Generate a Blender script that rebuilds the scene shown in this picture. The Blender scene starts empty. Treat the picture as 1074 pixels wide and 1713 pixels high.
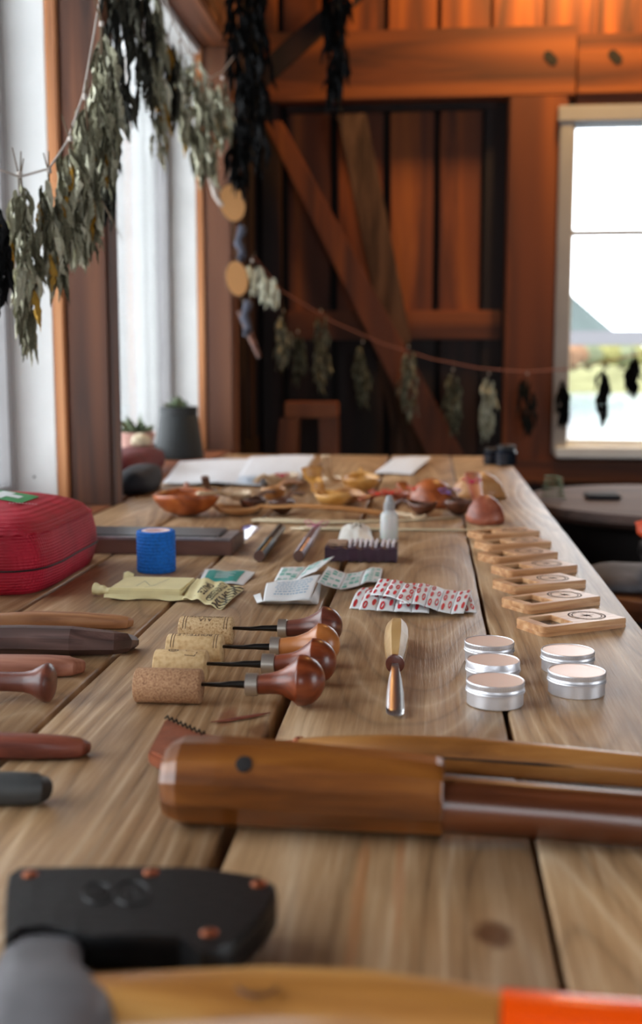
import bpy, bmesh, math, random
from mathutils import Vector, Matrix, Euler, noise
R = random.Random(7)
SC = bpy.context.scene
COL = SC.collection
PI = math.pi

# ------------------------------------------------------------------ camera
W_, H_, F_ = 1074.0, 1713.0, 1930.0
PITCH = math.atan(250.5 / F_)
YAW = math.atan(183 / math.hypot(250.5, F_))
CAM = Vector((0, 0, .25))
cd = bpy.data.cameras.new('camera'); cam = bpy.data.objects.new('camera', cd); COL.objects.link(cam)
cam.location = CAM; cam.rotation_euler = (PI / 2 - PITCH, 0, YAW)
cd.sensor_fit = 'VERTICAL'; cd.sensor_height = 36; cd.lens = F_ / H_ * 36
cd.clip_start = .02; cd.clip_end = 800
cd.dof.use_dof = True; cd.dof.focus_distance = 1.0; cd.dof.aperture_fstop = 5.4
SC.camera = cam

# ------------------------------------------------------------------ world and light
w = bpy.data.worlds.new('sky'); SC.world = w; w.use_nodes = True
bg = w.node_tree.nodes['Background']; bg.inputs[0].default_value = (.88, .94, 1, 1); bg.inputs[1].default_value = 4.0
SC.view_settings.view_transform = 'Standard'; SC.view_settings.look = 'None'
SC.view_settings.gamma = 1; SC.view_settings.use_curve_mapping = False
SC.view_settings.exposure = 0.75
SC.cycles.max_bounces = 8; SC.cycles.diffuse_bounces = 5; SC.cycles.transparent_max_bounces = 12
SC.cycles.sample_clamp_indirect = 6
def portal(loc, rot, sx, sy):
    l = bpy.data.lights.new('window_portal', 'AREA'); l.shape = 'RECTANGLE'; l.size = sx; l.size_y = sy
    l.cycles.is_portal = True
    o = bpy.data.objects.new('window_portal', l); COL.objects.link(o); o.location = loc; o.rotation_euler = rot
def warm_lamp(loc, power, size, tgt=None):
    l = bpy.data.lights.new('ceiling_lamp_light', 'AREA'); l.shape = 'DISK'; l.size = size; l.energy = power; l.color = (1, .58, .2)
    o = bpy.data.objects.new('ceiling_lamp_light', l); COL.objects.link(o); o.location = loc
    if tgt: o.rotation_euler = (Vector(tgt) - Vector(loc)).to_track_quat('-Z', 'Y').to_euler()
warm_lamp((.55, 3.85, 2.08), 24, .22, (.6, 4.25, 1.3))

# ------------------------------------------------------------------ pixel -> place helpers (true 3-D points on the table or on a wall plane)
CM = Euler((PI / 2 - PITCH, 0, YAW)).to_matrix()
def ray(x, y): return CM @ Vector((x - W_ / 2, H_ / 2 - y, -F_))
def P(x, y, z=0.0):
    d = ray(x, y); return CAM + d * ((z - CAM.z) / d.z)
def PY(x, y, Y):
    d = ray(x, y); return CAM + d * (Y / d.y)
def PX(x, y, X):
    d = ray(x, y); return CAM + d * (X / d.x)

# ------------------------------------------------------------------ materials
def C(r, g, b, a=1):
    f = lambda c: (c / 255 / 12.92) if c / 255 <= .04045 else ((c / 255 + .055) / 1.055) ** 2.4
    return (f(r), f(g), f(b), a)
class NT:
    def __init__(s, name):
        s.m = bpy.data.materials.new(name); s.m.use_nodes = True; s.t = s.m.node_tree
        s.b = s.t.nodes['Principled BSDF']
    def n(s, typ, **kw):
        nd = s.t.nodes.new(typ)
        for k, v in kw.items():
            if k.startswith('i_'):
                key = k[2:].replace('_', ' ')
                nd.inputs[int(key) if key.isdigit() else key].default_value = v
            else: setattr(nd, k, v)
        return nd
    def l(s, a, b): s.t.links.new(a, b)
def ramp(nt, stops):
    r = nt.n('ShaderNodeValToRGB'); e = r.color_ramp.elements
    e[0].position, e[0].color = stops[0]; e[1].position, e[1].color = stops[-1]
    for p, c in stops[1:-1]:
        x = e.new(p); x.color = c
    return r
def flat(name, col, rough=.5, metal=0, bump=0, bscale=200, var=.0, vscale=30, spec=.5, stretch=(1, 1, 1), **kw):
    nt = NT(name); b = nt.b
    b.inputs['Base Color'].default_value = col; b.inputs['Roughness'].default_value = rough
    b.inputs['Metallic'].default_value = metal; b.inputs['Specular IOR Level'].default_value = spec
    for k, v in kw.items(): b.inputs[k.replace('_', ' ')].default_value = v
    tc = nt.n('ShaderNodeTexCoord'); mp = nt.n('ShaderNodeMapping'); mp.inputs['Scale'].default_value = stretch
    nt.l(tc.outputs['Object'], mp.inputs[0])
    if var:
        no = nt.n('ShaderNodeTexNoise', i_Scale=vscale, i_Detail=5.0)
        nt.l(mp.outputs[0], no.inputs['Vector'])
        lo = tuple(c * (1 - var) for c in col[:3]) + (1,); hi = tuple(min(1, c * (1 + var)) for c in col[:3]) + (1,)
        r = ramp(nt, [(.3, lo), (.7, hi)]); nt.l(no.outputs['Fac'], r.inputs[0]); nt.l(r.outputs[0], b.inputs['Base Color'])
    if bump:
        n2 = nt.n('ShaderNodeTexNoise', i_Scale=bscale, i_Detail=4.0); nt.l(mp.outputs[0], n2.inputs['Vector'])
        bp = nt.n('ShaderNodeBump', i_Strength=bump, i_Distance=.001)
        nt.l(n2.outputs['Fac'], bp.inputs['Height']); nt.l(bp.outputs[0], b.inputs['Normal'])
    return nt.m
def wood(name, lo, mid, hi, axis='X', scale=40, rough=.45, bump=.25, stretch=12, coat=0, knots=0):
    """long grain along the local axis"""
    nt = NT(name); b = nt.b
    tc = nt.n('ShaderNodeTexCoord'); oi = nt.n('ShaderNodeObjectInfo')
    add = nt.n('ShaderNodeVectorMath', operation='ADD'); mul = nt.n('ShaderNodeVectorMath', operation='SCALE'); mul.inputs['Scale'].default_value = 7.3
    comb = nt.n('ShaderNodeCombineXYZ')
    for i in range(3): nt.l(oi.outputs['Random'], comb.inputs[i])
    nt.l(comb.outputs[0], mul.inputs[0]); nt.l(tc.outputs['Object'], add.inputs[0]); nt.l(mul.outputs[0], add.inputs[1])
    mp = nt.n('ShaderNodeMapping'); s = [1, 1, 1]; s['XYZ'.index(axis)] = 1 / stretch; mp.inputs['Scale'].default_value = s
    nt.l(add.outputs[0], mp.inputs[0])
    n1 = nt.n('ShaderNodeTexNoise', i_Scale=scale, i_Detail=6.0, i_Roughness=.62, i_Distortion=.6); nt.l(mp.outputs[0], n1.inputs['Vector'])
    n2 = nt.n('ShaderNodeTexNoise', i_Scale=scale * .22, i_Detail=2.0); nt.l(mp.outputs[0], n2.inputs['Vector'])
    m2 = nt.n('ShaderNodeMath', operation='MULTIPLY_ADD'); m2.inputs[1].default_value = 7.0
    nt.l(n2.outputs['Fac'], m2.inputs[0]); nt.l(n1.outputs['Fac'], m2.inputs[2])
    fr = nt.n('ShaderNodeMath', operation='PINGPONG'); fr.inputs[1].default_value = .5; nt.l(m2.outputs[0], fr.inputs[0])
    mx = nt.n('ShaderNodeMath', operation='MULTIPLY_ADD'); mx.inputs[1].default_value = .8
    nt.l(fr.outputs[0], mx.inputs[0])
    m3 = nt.n('ShaderNodeMath', operation='MULTIPLY'); m3.inputs[1].default_value = .6; nt.l(n1.outputs['Fac'], m3.inputs[0]); nt.l(m3.outputs[0], mx.inputs[2])
    r = ramp(nt, [(.2, lo), (.5, mid), (.8, hi)]); nt.l(mx.outputs[0], r.inputs[0])
    nt.l(r.outputs[0], b.inputs['Base Color'])
    b.inputs['Roughness'].default_value = rough; b.inputs['Coat Weight'].default_value = coat; b.inputs['Coat Roughness'].default_value = .15
    if bump:
        bp = nt.n('ShaderNodeBump', i_Strength=bump, i_Distance=.001); nt.l(mx.outputs[0], bp.inputs['Height']); nt.l(bp.outputs[0], b.inputs['Normal'])
    return nt.m

def table_wood():
    nt = NT('weathered_table_wood'); b = nt.b
    geo = nt.n('ShaderNodeNewGeometry'); oi = nt.n('ShaderNodeObjectInfo')
    comb = nt.n('ShaderNodeCombineXYZ')
    mu = nt.n('ShaderNodeMath', operation='MULTIPLY'); mu.inputs[1].default_value = 9.0; nt.l(oi.outputs['Random'], mu.inputs[0])
    nt.l(mu.outputs[0], comb.inputs[0]); nt.l(mu.outputs[0], comb.inputs[1]); nt.l(mu.outputs[0], comb.inputs[2])
    add = nt.n('ShaderNodeVectorMath', operation='ADD'); nt.l(geo.outputs['Position'], add.inputs[0]); nt.l(comb.outputs[0], add.inputs[1])
    def mapped(sx, sy):
        mp = nt.n('ShaderNodeMapping'); mp.inputs['Scale'].default_value = (sx, sy, 1); nt.l(add.outputs[0], mp.inputs[0]); return mp.outputs[0]
    # cathedral figure: contour lines of a smooth stretched field
    big = nt.n('ShaderNodeTexNoise', i_Scale=1.0, i_Detail=1.5, i_Roughness=.4); nt.l(mapped(5.5, .7), big.inputs['Vector'])
    mult = nt.n('ShaderNodeMath', operation='MULTIPLY'); mult.inputs[1].default_value = 26.0; nt.l(big.outputs['Fac'], mult.inputs[0])
    pp = nt.n('ShaderNodeMath', operation='PINGPONG'); pp.inputs[1].default_value = .5; nt.l(mult.outputs[0], pp.inputs[0])
    fine = nt.n('ShaderNodeTexNoise', i_Scale=1.0, i_Detail=6.0, i_Roughness=.65); nt.l(mapped(260, 9), fine.inputs['Vector'])
    blot = nt.n('ShaderNodeTexNoise', i_Scale=1.0, i_Detail=4.0); nt.l(mapped(10, 6), blot.inputs['Vector'])
    rings = ramp(nt, [(0.0, C(108, 84, 60)), (.16, C(148, 117, 86)), (.7, C(168, 138, 106)), (.86, C(184, 156, 126)), (1, C(202, 180, 154))])
    dbl = nt.n('ShaderNodeMath', operation='MULTIPLY'); dbl.inputs[1].default_value = 2.0; nt.l(pp.outputs[0], dbl.inputs[0]); nt.l(dbl.outputs[0], rings.inputs[0])
    fr = ramp(nt, [(.3, C(112, 84, 58)), (.5, C(166, 134, 100)), (.72, C(210, 190, 164))]); nt.l(fine.outputs['Fac'], fr.inputs[0])
    mix = nt.n('ShaderNodeMix', data_type='RGBA'); mix.inputs[0].default_value = .42; nt.l(rings.outputs[0], mix.inputs[6]); nt.l(fr.outputs[0], mix.inputs[7])
    br = ramp(nt, [(.3, (.78, .71, .62, 1)), (.65, (1.24, 1.19, 1.04, 1))]); nt.l(blot.outputs['Fac'], br.inputs[0])
    m2 = nt.n('ShaderNodeMix', data_type='RGBA', blend_type='MULTIPLY'); m2.inputs[0].default_value = .85
    nt.l(mix.outputs[2], m2.inputs[6]); nt.l(br.outputs[0], m2.inputs[7])
    last = m2.outputs[2]
    # knots of their own place and shape
    for (kx, ky, rx, ry, col) in [(825, 1563, .0085, .012, C(70, 28, 16)), (445, 1222, .011, .02, C(110, 70, 45)), (600, 1500, .003, .09, C(172, 104, 52)), (668, 1470, .0028, .07, C(172, 104, 52)), (880, 1000, .012, .02, C(110, 75, 50)), (380, 1200, .006, .02, C(140, 85, 55))]:
        p = P(kx, ky)
        sub = nt.n('ShaderNodeVectorMath', operation='SUBTRACT'); nt.l(geo.outputs['Position'], sub.inputs[0]); sub.inputs[1].default_value = (p.x, p.y, 0)
        nz = nt.n('ShaderNodeTexNoise', i_Scale=45.0); nt.l(geo.outputs['Position'], nz.inputs['Vector'])
        sc = nt.n('ShaderNodeVectorMath', operation='MULTIPLY'); sc.inputs[1].default_value = (1 / rx, 1 / ry, 0); nt.l(sub.outputs[0], sc.inputs[0])
        ln = nt.n('ShaderNodeVectorMath', operation='LENGTH'); nt.l(sc.outputs[0], ln.inputs[0])
        ad = nt.n('ShaderNodeMath', operation='ADD'); nt.l(ln.outputs['Value'], ad.inputs[0]); nt.l(nz.outputs['Fac'], ad.inputs[1])
        rr = ramp(nt, [(.0, (.9, .9, .9, 1)), (1, (0, 0, 0, 1))])
        mr = nt.n('ShaderNodeMapRange'); mr.inputs[1].default_value = 1.15; mr.inputs[2].default_value = 1.75; mr.inputs[3].default_value = .8 if rx > .004 else .45; mr.inputs[4].default_value = 0
        nt.l(ad.outputs[0], mr.inputs[0])
        mk_ = nt.n('ShaderNodeMix', data_type='RGBA'); nt.l(mr.outputs[0], mk_.inputs[0]); nt.l(last, mk_.inputs[6]); mk_.inputs[7].default_value = col
        last = mk_.outputs[2]
    nt.l(last, b.inputs['Base Color'])
    b.inputs['Roughness'].default_value = .42; b.inputs['Specular IOR Level'].default_value = .5
    hs = nt.n('ShaderNodeMath', operation='MULTIPLY_ADD'); hs.inputs[1].default_value = .9; nt.l(pp.outputs[0], hs.inputs[0]); nt.l(fine.outputs['Fac'], hs.inputs[2])
    bp = nt.n('ShaderNodeBump', i_Strength=.55, i_Distance=.0011); nt.l(hs.outputs[0], bp.inputs['Height']); nt.l(bp.outputs[0], b.inputs['Normal'])
    return nt.m

def glass_mat(name, tint=(1, 1, 1, 1), k=.06):
    nt = NT(name); t = nt.t; t.nodes.remove(nt.b); out = [n for n in t.nodes if n.type == 'OUTPUT_MATERIAL'][0]
    tr = nt.n('ShaderNodeBsdfTransparent'); tr.inputs[0].default_value = tint; gl = nt.n('ShaderNodeBsdfGlossy'); gl.inputs['Roughness'].default_value = .03
    lw = nt.n('ShaderNodeLayerWeight'); lw.inputs[0].default_value = .25
    mr = nt.n('ShaderNodeMapRange'); mr.inputs[3].default_value = k; mr.inputs[4].default_value = .8; nt.l(lw.outputs['Fresnel'], mr.inputs[0])
    mx = nt.n('ShaderNodeMixShader'); nt.l(mr.outputs[0], mx.inputs[0]); nt.l(tr.outputs[0], mx.inputs[1]); nt.l(gl.outputs[0], mx.inputs[2]); nt.l(mx.outputs[0], out.inputs[0])
    return nt.m

M = {}
M['table'] = table_wood()
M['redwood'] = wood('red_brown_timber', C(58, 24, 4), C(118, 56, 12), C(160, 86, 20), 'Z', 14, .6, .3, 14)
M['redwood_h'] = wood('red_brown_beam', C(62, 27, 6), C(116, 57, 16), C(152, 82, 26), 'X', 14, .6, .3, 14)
M['darkwood_and_shade'] = wood('dark_red_and_shaded_boards', C(18, 7, 4), C(34, 13, 7), C(52, 21, 10), 'Z', 14, .65, .3, 14)  # dark boards; on the far wall it also stands in for shade
M['post'] = wood('brown_post_timber', C(50, 27, 16), C(96, 56, 34), C(128, 80, 50), 'Z', 26, .6, .3, 20)
M['post_y'] = wood('brown_lintel_timber', C(76, 38, 18), C(124, 70, 38), C(154, 96, 56), 'Y', 26, .6, .3, 20)
M['casing'] = wood('honey_casing_wood', C(150, 92, 52), C(196, 130, 80), C(220, 158, 106), 'Z', 26, .5, .2, 20)
M['bark'] = wood('bark_slab', C(50, 32, 22), C(84, 58, 42), C(112, 82, 62), 'Z', 30, .85, .8, 8)
M['floor'] = wood('floor_boards', C(40, 28, 20), C(66, 48, 36), C(84, 64, 50), 'Y', 20, .6, .3, 12)
M['paint'] = flat('white_window_paint', C(238, 240, 238), .45, bump=.15, bscale=60, var=.05, vscale=12)
M['paint_grey'] = flat('grey_white_paint', C(160, 158, 158), .5, bump=.15, bscale=60, var=.05, vscale=12)
M['glass'] = glass_mat('window_glass')
M['dark'] = flat('dark_void_wood', C(16, 9, 7), .8)
M['black'] = flat('black_plastic', C(14, 15, 17), .35)
M['steel'] = flat('bright_steel', C(205, 205, 205), .28, .95, bump=.1, bscale=300)
M['darksteel'] = flat('dark_tool_steel', C(70, 68, 66), .3, 1, bump=.2, bscale=300)
M['alu'] = flat('brushed_aluminium', C(236, 236, 240), .42, .8, bump=.05, bscale=500)
M['nickel'] = flat('nickel_ferrule', C(206, 198, 186), .35, .9)
M['copper'] = flat('copper', C(200, 120, 84), .35, 1)
M['twine'] = flat('white_twine', C(190, 180, 170), .8)
M['pinktwine'] = flat('faded_pink_twine', C(150, 96, 84), .8)
M['leather'] = flat('black_leather', C(8, 8, 9), .42, spec=.35, bump=.4, bscale=260, var=.25, vscale=40)
M['brownleather'] = flat('brown_leather', C(132, 66, 34), .5, bump=.4, bscale=260, var=.3, vscale=60)
def redcloth():
    nt = NT('red_ripstop_nylon'); tc = nt.n('ShaderNodeTexCoord'); wv = nt.n('ShaderNodeTexWave', i_Scale=95.0, i_Distortion=.6, bands_direction='Z'); wv2 = nt.n('ShaderNodeTexWave', i_Scale=95.0, i_Distortion=.6, bands_direction='Y')
    nz = nt.n('ShaderNodeTexNoise', i_Scale=24.0, i_Detail=4.0)
    for x in (wv, wv2, nz): nt.l(tc.outputs['Object'], x.inputs['Vector'])
    ad = nt.n('ShaderNodeMath', operation='ADD'); nt.l(wv.outputs['Fac'], ad.inputs[0]); nt.l(wv2.outputs['Fac'], ad.inputs[1])
    ma = nt.n('ShaderNodeMath', operation='MULTIPLY_ADD'); ma.inputs[1].default_value = 5.0; nt.l(nz.outputs['Fac'], ma.inputs[0]); nt.l(ad.outputs[0], ma.inputs[2])
    bp = nt.n('ShaderNodeBump', i_Strength=.55, i_Distance=.0014); nt.l(ma.outputs[0], bp.inputs['Height']); nt.l(bp.outputs[0], nt.b.inputs['Normal'])
    r = ramp(nt, [(.3, C(160, 8, 36)), (.7, C(196, 18, 52))]); nt.l(nz.outputs['Fac'], r.inputs[0]); nt.l(r.outputs[0], nt.b.inputs['Base Color']); nt.b.inputs['Roughness'].default_value = .6
    return nt.m
M['red'] = redcloth()
M['paper'] = flat('white_paper', C(212, 216, 222), .7, var=.04, vscale=30)
# ------------------------------------------------------------------ geometry helpers
def mk(name, verts, faces, mat, parent=None, smooth=False, label=None, mods=None, world=False):
    me = bpy.data.meshes.new(name)
    if parent is not None and world:
        iv = parent_inv(parent); verts = [iv @ Vector(v) for v in verts]
    me.from_pydata([tuple(v) for v in verts], [], faces); me.validate(); me.update()
    bm = bmesh.new(); bm.from_mesh(me); bmesh.ops.recalc_face_normals(bm, faces=bm.faces); bm.to_mesh(me); bm.free()
    if smooth is True:
        me.polygons.foreach_set('use_smooth', [True] * len(me.polygons))
    o = bpy.data.objects.new(name, me); COL.objects.link(o)
    if mat is not None: me.materials.append(mat if not isinstance(mat, str) else M[mat])
    if parent is not None: o.parent = parent
    if label: o['label'] = label
    if smooth == 'auto': autosmooth(o)
    return o
def autosmooth(o, ang=35):
    me = o.data; bm = bmesh.new(); bm.from_mesh(me)
    for f in bm.faces: f.smooth = True
    for e in bm.edges:
        e.smooth = not (len(e.link_faces) == 2 and e.calc_face_angle(0) > math.radians(ang))
    bm.to_mesh(me); bm.free()
def parent_inv(p):
    m = Matrix.Identity(4); q = p; chain = []
    while q is not None: chain.append(q); q = q.parent
    for q in reversed(chain):
        m = m @ (Matrix.Translation(q.location) @ q.rotation_euler.to_matrix().to_4x4() @ Matrix.Diagonal((*q.scale, 1)))
    return m.inverted()
def thing(name, label, cat, loc=(0, 0, 0), rz=0, group=None, rot=None):
    o = bpy.data.objects.new(name, None); COL.objects.link(o); o.empty_display_size = .02
    o.location = loc; o.rotation_euler = rot if rot else (0, 0, rz)
    o['label'] = label; o['category'] = cat
    if group: o['group'] = group
    return o
def tag(o, label, cat, group=None, kind=None):
    o['label'] = label; o['category'] = cat
    if group: o['group'] = group
    if kind: o['kind'] = kind
    return o
def struct(name, loc=(0, 0, 0)):
    o = bpy.data.objects.new(name, None); COL.objects.link(o); o.location = loc; o['kind'] = 'structure'; return o
def boxv(x0, x1, y0, y1, z0, z1):
    v = [(x, y, z) for x in (x0, x1) for y in (y0, y1) for z in (z0, z1)]
    f = [(0, 1, 3, 2), (4, 6, 7, 5), (0, 4, 5, 1), (2, 3, 7, 6), (0, 2, 6, 4), (1, 5, 7, 3)]
    return v, f
def bevel(o, w, seg=2, ang=30):
    bm = bmesh.new(); bm.from_mesh(o.data)
    es = [e for e in bm.edges if len(e.link_faces) == 2 and e.calc_face_angle(0) > math.radians(ang)]
    bmesh.ops.bevel(bm, geom=es, offset=w, segments=seg, affect='EDGES', clamp_overlap=True)
    bm.to_mesh(o.data); bm.free(); autosmooth(o, 50); return o
def box(name, x0, x1, y0, y1, z0, z1, mat, parent=None, bev=0, label=None, seg=2):
    v, f = boxv(min(x0, x1), max(x0, x1), min(y0, y1), max(y0, y1), min(z0, z1), max(z0, z1))
    o = mk(name, v, f, mat, parent, label=label)
    if bev: bevel(o, bev, seg)
    return o
AX = {'Z': Matrix.Identity(3), 'X': Matrix(((0, 0, 1), (0, 1, 0), (-1, 0, 0))), 'Y': Matrix(((1, 0, 0), (0, 0, 1), (0, -1, 0)))}
def lathe_data(prof, seg=32, axis='Z', off=(0, 0, 0), rfun=None):
    v = []; f = []; A = AX[axis]; off = Vector(off); n = len(prof)
    for i, (r, z) in enumerate(prof):
        for k in range(seg):
            a = 2 * PI * k / seg; rr = max(r, 1e-5)
            if rfun: rr *= rfun(a, i, z)
            v.append(A @ Vector((rr * math.cos(a), rr * math.sin(a), z)) + off)
    for i in range(n - 1):
        for k in range(seg):
            k2 = (k + 1) % seg; f.append((i * seg + k, i * seg + k2, (i + 1) * seg + k2, (i + 1) * seg + k))
    f.append(tuple(range(seg - 1, -1, -1))); f.append(tuple((n - 1) * seg + k for k in range(seg)))
    return v, f
def lathe(name, prof, mat, parent=None, seg=32, axis='Z', off=(0, 0, 0), label=None, rfun=None, smooth='auto'):
    v, f = lathe_data(prof, seg, axis, off, rfun); return mk(name, v, f, mat, parent, smooth=smooth, label=label)
def loft_data(secs, cap=True):
    v = []; f = []; n = len(secs[0])
    for s in secs: v += [Vector(p) for p in s]
    for i in range(len(secs) - 1):
        for k in range(n):
            k2 = (k + 1) % n; f.append((i * n + k, i * n + k2, (i + 1) * n + k2, (i + 1) * n + k))
    if cap: f.append(tuple(range(n - 1, -1, -1))); f.append(tuple((len(secs) - 1) * n + k for k in range(n)))
    return v, f
def loft(name, secs, mat, parent=None, smooth='auto', label=None, cap=True, world=False):
    v, f = loft_data(secs, cap); return mk(name, v, f, mat, parent, smooth, label, world=world)
def ring(c, t, ry, rz, n=16, pw=1.0, up=Vector((0, 0, 1)), rot=0):
    """closed section round c, normal to t; pw<1 squares it"""
    t = Vector(t).normalized(); s = t.cross(up).normalized(); u = s.cross(t)
    out = []
    for k in range(n):
        a = 2 * PI * k / n + rot; ca, sa = math.cos(a), math.sin(a)
        ca = math.copysign(abs(ca) ** pw, ca); sa = math.copysign(abs(sa) ** pw, sa)
        out.append(Vector(c) + s * (ca * ry) + u * (sa * rz))
    return out
def rail(name, pts, rad, mat, parent=None, n=12, pw=1, label=None, smooth='auto', world=False, rot=0):
    """loft along pts, rad = list of r or (ry, rz)"""
    secs = []; pts = [Vector(p) for p in pts]
    for i, p in enumerate(pts):
        t = pts[min(i + 1, len(pts) - 1)] - pts[max(i - 1, 0)]
        r = rad[i] if isinstance(rad, list) else rad
        ry, rz = r if isinstance(r, tuple) else (r, r)
        up = Vector((0, 0, 1)) if abs(t.normalized().z) < .9 else Vector((0, 1, 0))
        secs.append(ring(p, t, ry, rz, n, pw, up, rot))
    return loft(name, secs, mat, parent, smooth, label, world=world)
def grid_data(f_, nu, nv):
    v = [f_(i / nu, j / nv) for j in range(nv + 1) for i in range(nu + 1)]
    f = [(j * (nu + 1) + i, j * (nu + 1) + i + 1, (j + 1) * (nu + 1) + i + 1, (j + 1) * (nu + 1) + i) for j in range(nv) for i in range(nu)]
    return v, f
def sheet(name, f_, nu, nv, mat, parent=None, thick=.0004, label=None, smooth=True, world=True):
    v, f = grid_data(f_, nu, nv)
    o = mk(name, v, f, mat, parent, smooth, label, world=world)
    if thick:
        md = o.modifiers.new('solidify', 'SOLIDIFY'); md.thickness = thick; md.offset = 0
    return o
def corner_fn(p00, p10, p11, p01, add=None):
    a, b, c, d = map(Vector, (p00, p10, p11, p01))
    def f(u, v):
        q = a.lerp(b, u).lerp(d.lerp(c, u), v)
        return q + (add(u, v) if add else Vector((0, 0, 0)))
    return f
def conform(name, polys, f_, mat, parent=None, eps=.0004, world=True, flip=1, label=None):
    """flat print: polygons in (u,v) laid on the surface f_"""
    vs = []; fs = []
    for poly in polys:
        i0 = len(vs)
        for (u, v) in poly:
            p = f_(u, v); du = f_(u + .004, v) - f_(u - .004, v); dv = f_(u, v + .004) - f_(u, v - .004)
            n = du.cross(dv); n = n.normalized() if n.length > 1e-12 else Vector((0, 0, 1))
            vs.append(p + n * eps * flip)
        fs.append(tuple(range(i0, len(vs))))
    return mk(name, vs, fs, mat, parent, world=world, label=label)
_tc = {}
def text_polys(s, bold=.0):
    if (s, bold) in _tc: return _tc[(s, bold)]
    cu = bpy.data.curves.new('t', 'FONT'); cu.body = s; cu.align_x = 'CENTER'; cu.align_y = 'CENTER'; cu.size = 1; cu.offset = bold; cu.resolution_u = 3
    ob = bpy.data.objects.new('t', cu); COL.objects.link(ob); bpy.context.view_layer.update()
    me = bpy.data.meshes.new_from_object(ob.evaluated_get(bpy.context.evaluated_depsgraph_get()))
    pol = [[(me.vertices[i].co.x, me.vertices[i].co.y) for i in p.vertices] for p in me.polygons]
    bpy.data.objects.remove(ob); bpy.data.curves.remove(cu); bpy.data.meshes.remove(me)
    xs = [q[0] for p in pol for q in p]; ys = [q[1] for p in pol for q in p]
    w_ = max(xs) - min(xs); h_ = max(ys) - min(ys); cx = (max(xs) + min(xs)) / 2; cy = (max(ys) + min(ys)) / 2
    pol = [[((x - cx) / w_, (y - cy) / h_) for x, y in p] for p in pol]
    _tc[(s, bold)] = pol; return pol
def place_text(s, cu_, cv, wu, hv, rot=0, bold=0):
    """text centred at cu_,cv in uv, width wu and height hv; rot in quarter turns"""
    out = []
    for p in text_polys(s, bold):
        q = []
        for x, y in p:
            for _ in range(rot % 4): x, y = -y, x
            q.append((cu_ + x * wu, cv + y * hv))
        out.append(q)
    return out
def ellipse(cu_, cv, a, b, n=14, rot=0):
    return [(cu_ + a * math.cos(t) * math.cos(rot) - b * math.sin(t) * math.sin(rot), cv + a * math.cos(t) * math.sin(rot) + b * math.sin(t) * math.cos(rot)) for t in [2 * PI * k / n for k in range(n)]]
def ringpolys(cu_, cv, a, b, th, n=28, tv=None):
    o = ellipse(cu_, cv, a, b, n); tv = tv or th
    i = ellipse(cu_, cv, a - th, b - tv, n); return [[o[k], o[(k + 1) % n], i[(k + 1) % n], i[k]] for k in range(n)]
def copytree(o, parent=None, loc=None, rz=None, label=None):
    c = o.copy(); COL.objects.link(c)
    if parent is not None: c.parent = parent
    for ch in list(o.children): copytree(ch, c)
    if loc is not None: c.location = loc
    if rz is not None: c.rotation_euler = (0, 0, rz)
    if label: c['label'] = label
    return c
def N3(x, y=0, z=0): return noise.noise(Vector((x, y, z)))

# ------------------------------------------------------------------ room shell (metres; table top z=0, floor z=-.75)
FZ, CZ = -.75, 2.15
XL, XG = -.625, -.745           # inner face of left wall, glass plane
YF = 4.22
floor = struct('floor')
for i in range(14):
    x = -1 + i * .32
    box('floor_board', x + .002, x + .316, -2.6, 4.5, FZ - .03, FZ, 'floor', floor, .003)
ceil = struct('ceiling')
for i in range(13):
    y = -2.6 + i * .56
    box('ceiling_board', -.9, 3.4, y, y + .552, CZ, CZ + .025, 'redwood_h', ceil)
# ---- left wall with three windows
wl = struct('wall_left')
WZ = 1.108   # window head
wins = [(-.35, .86), (1.02, 1.985), (2.09, 3.255)]
box('board', -.80, XL, -2.6, 4.4, FZ, -.02, 'darkwood_and_shade', wl)
box('lintel', -.80, -.556, -2.6, 3.4, WZ, WZ + .16, 'post_y', wl, .006)
box('board', -.80, XL, -2.6, 4.4, WZ + .16, CZ, 'darkwood_and_shade', wl)
box('board', -.80, XL, -2.6, -.35, -.02, WZ, 'darkwood_and_shade', wl)
for (a, b) in ((.88, 1.0), (2.005, 2.07), (3.275, 3.37)):
    box('board', -.80, XL, a, b, -.02, WZ, 'darkwood_and_shade', wl)
    box('post', XL - .009, -.556, a - .018, b - .015, -.035, WZ, 'post', wl, .005)
bx = -3.17
for i in range(8):
    y0 = 3.372 + i * .108
    box('board', -.80, XL - (.012 if i % 2 else 0), y0, y0 + .104, -.02, WZ + .16, 'darkwood_and_shade', wl, .004)
nw = 0
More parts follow.
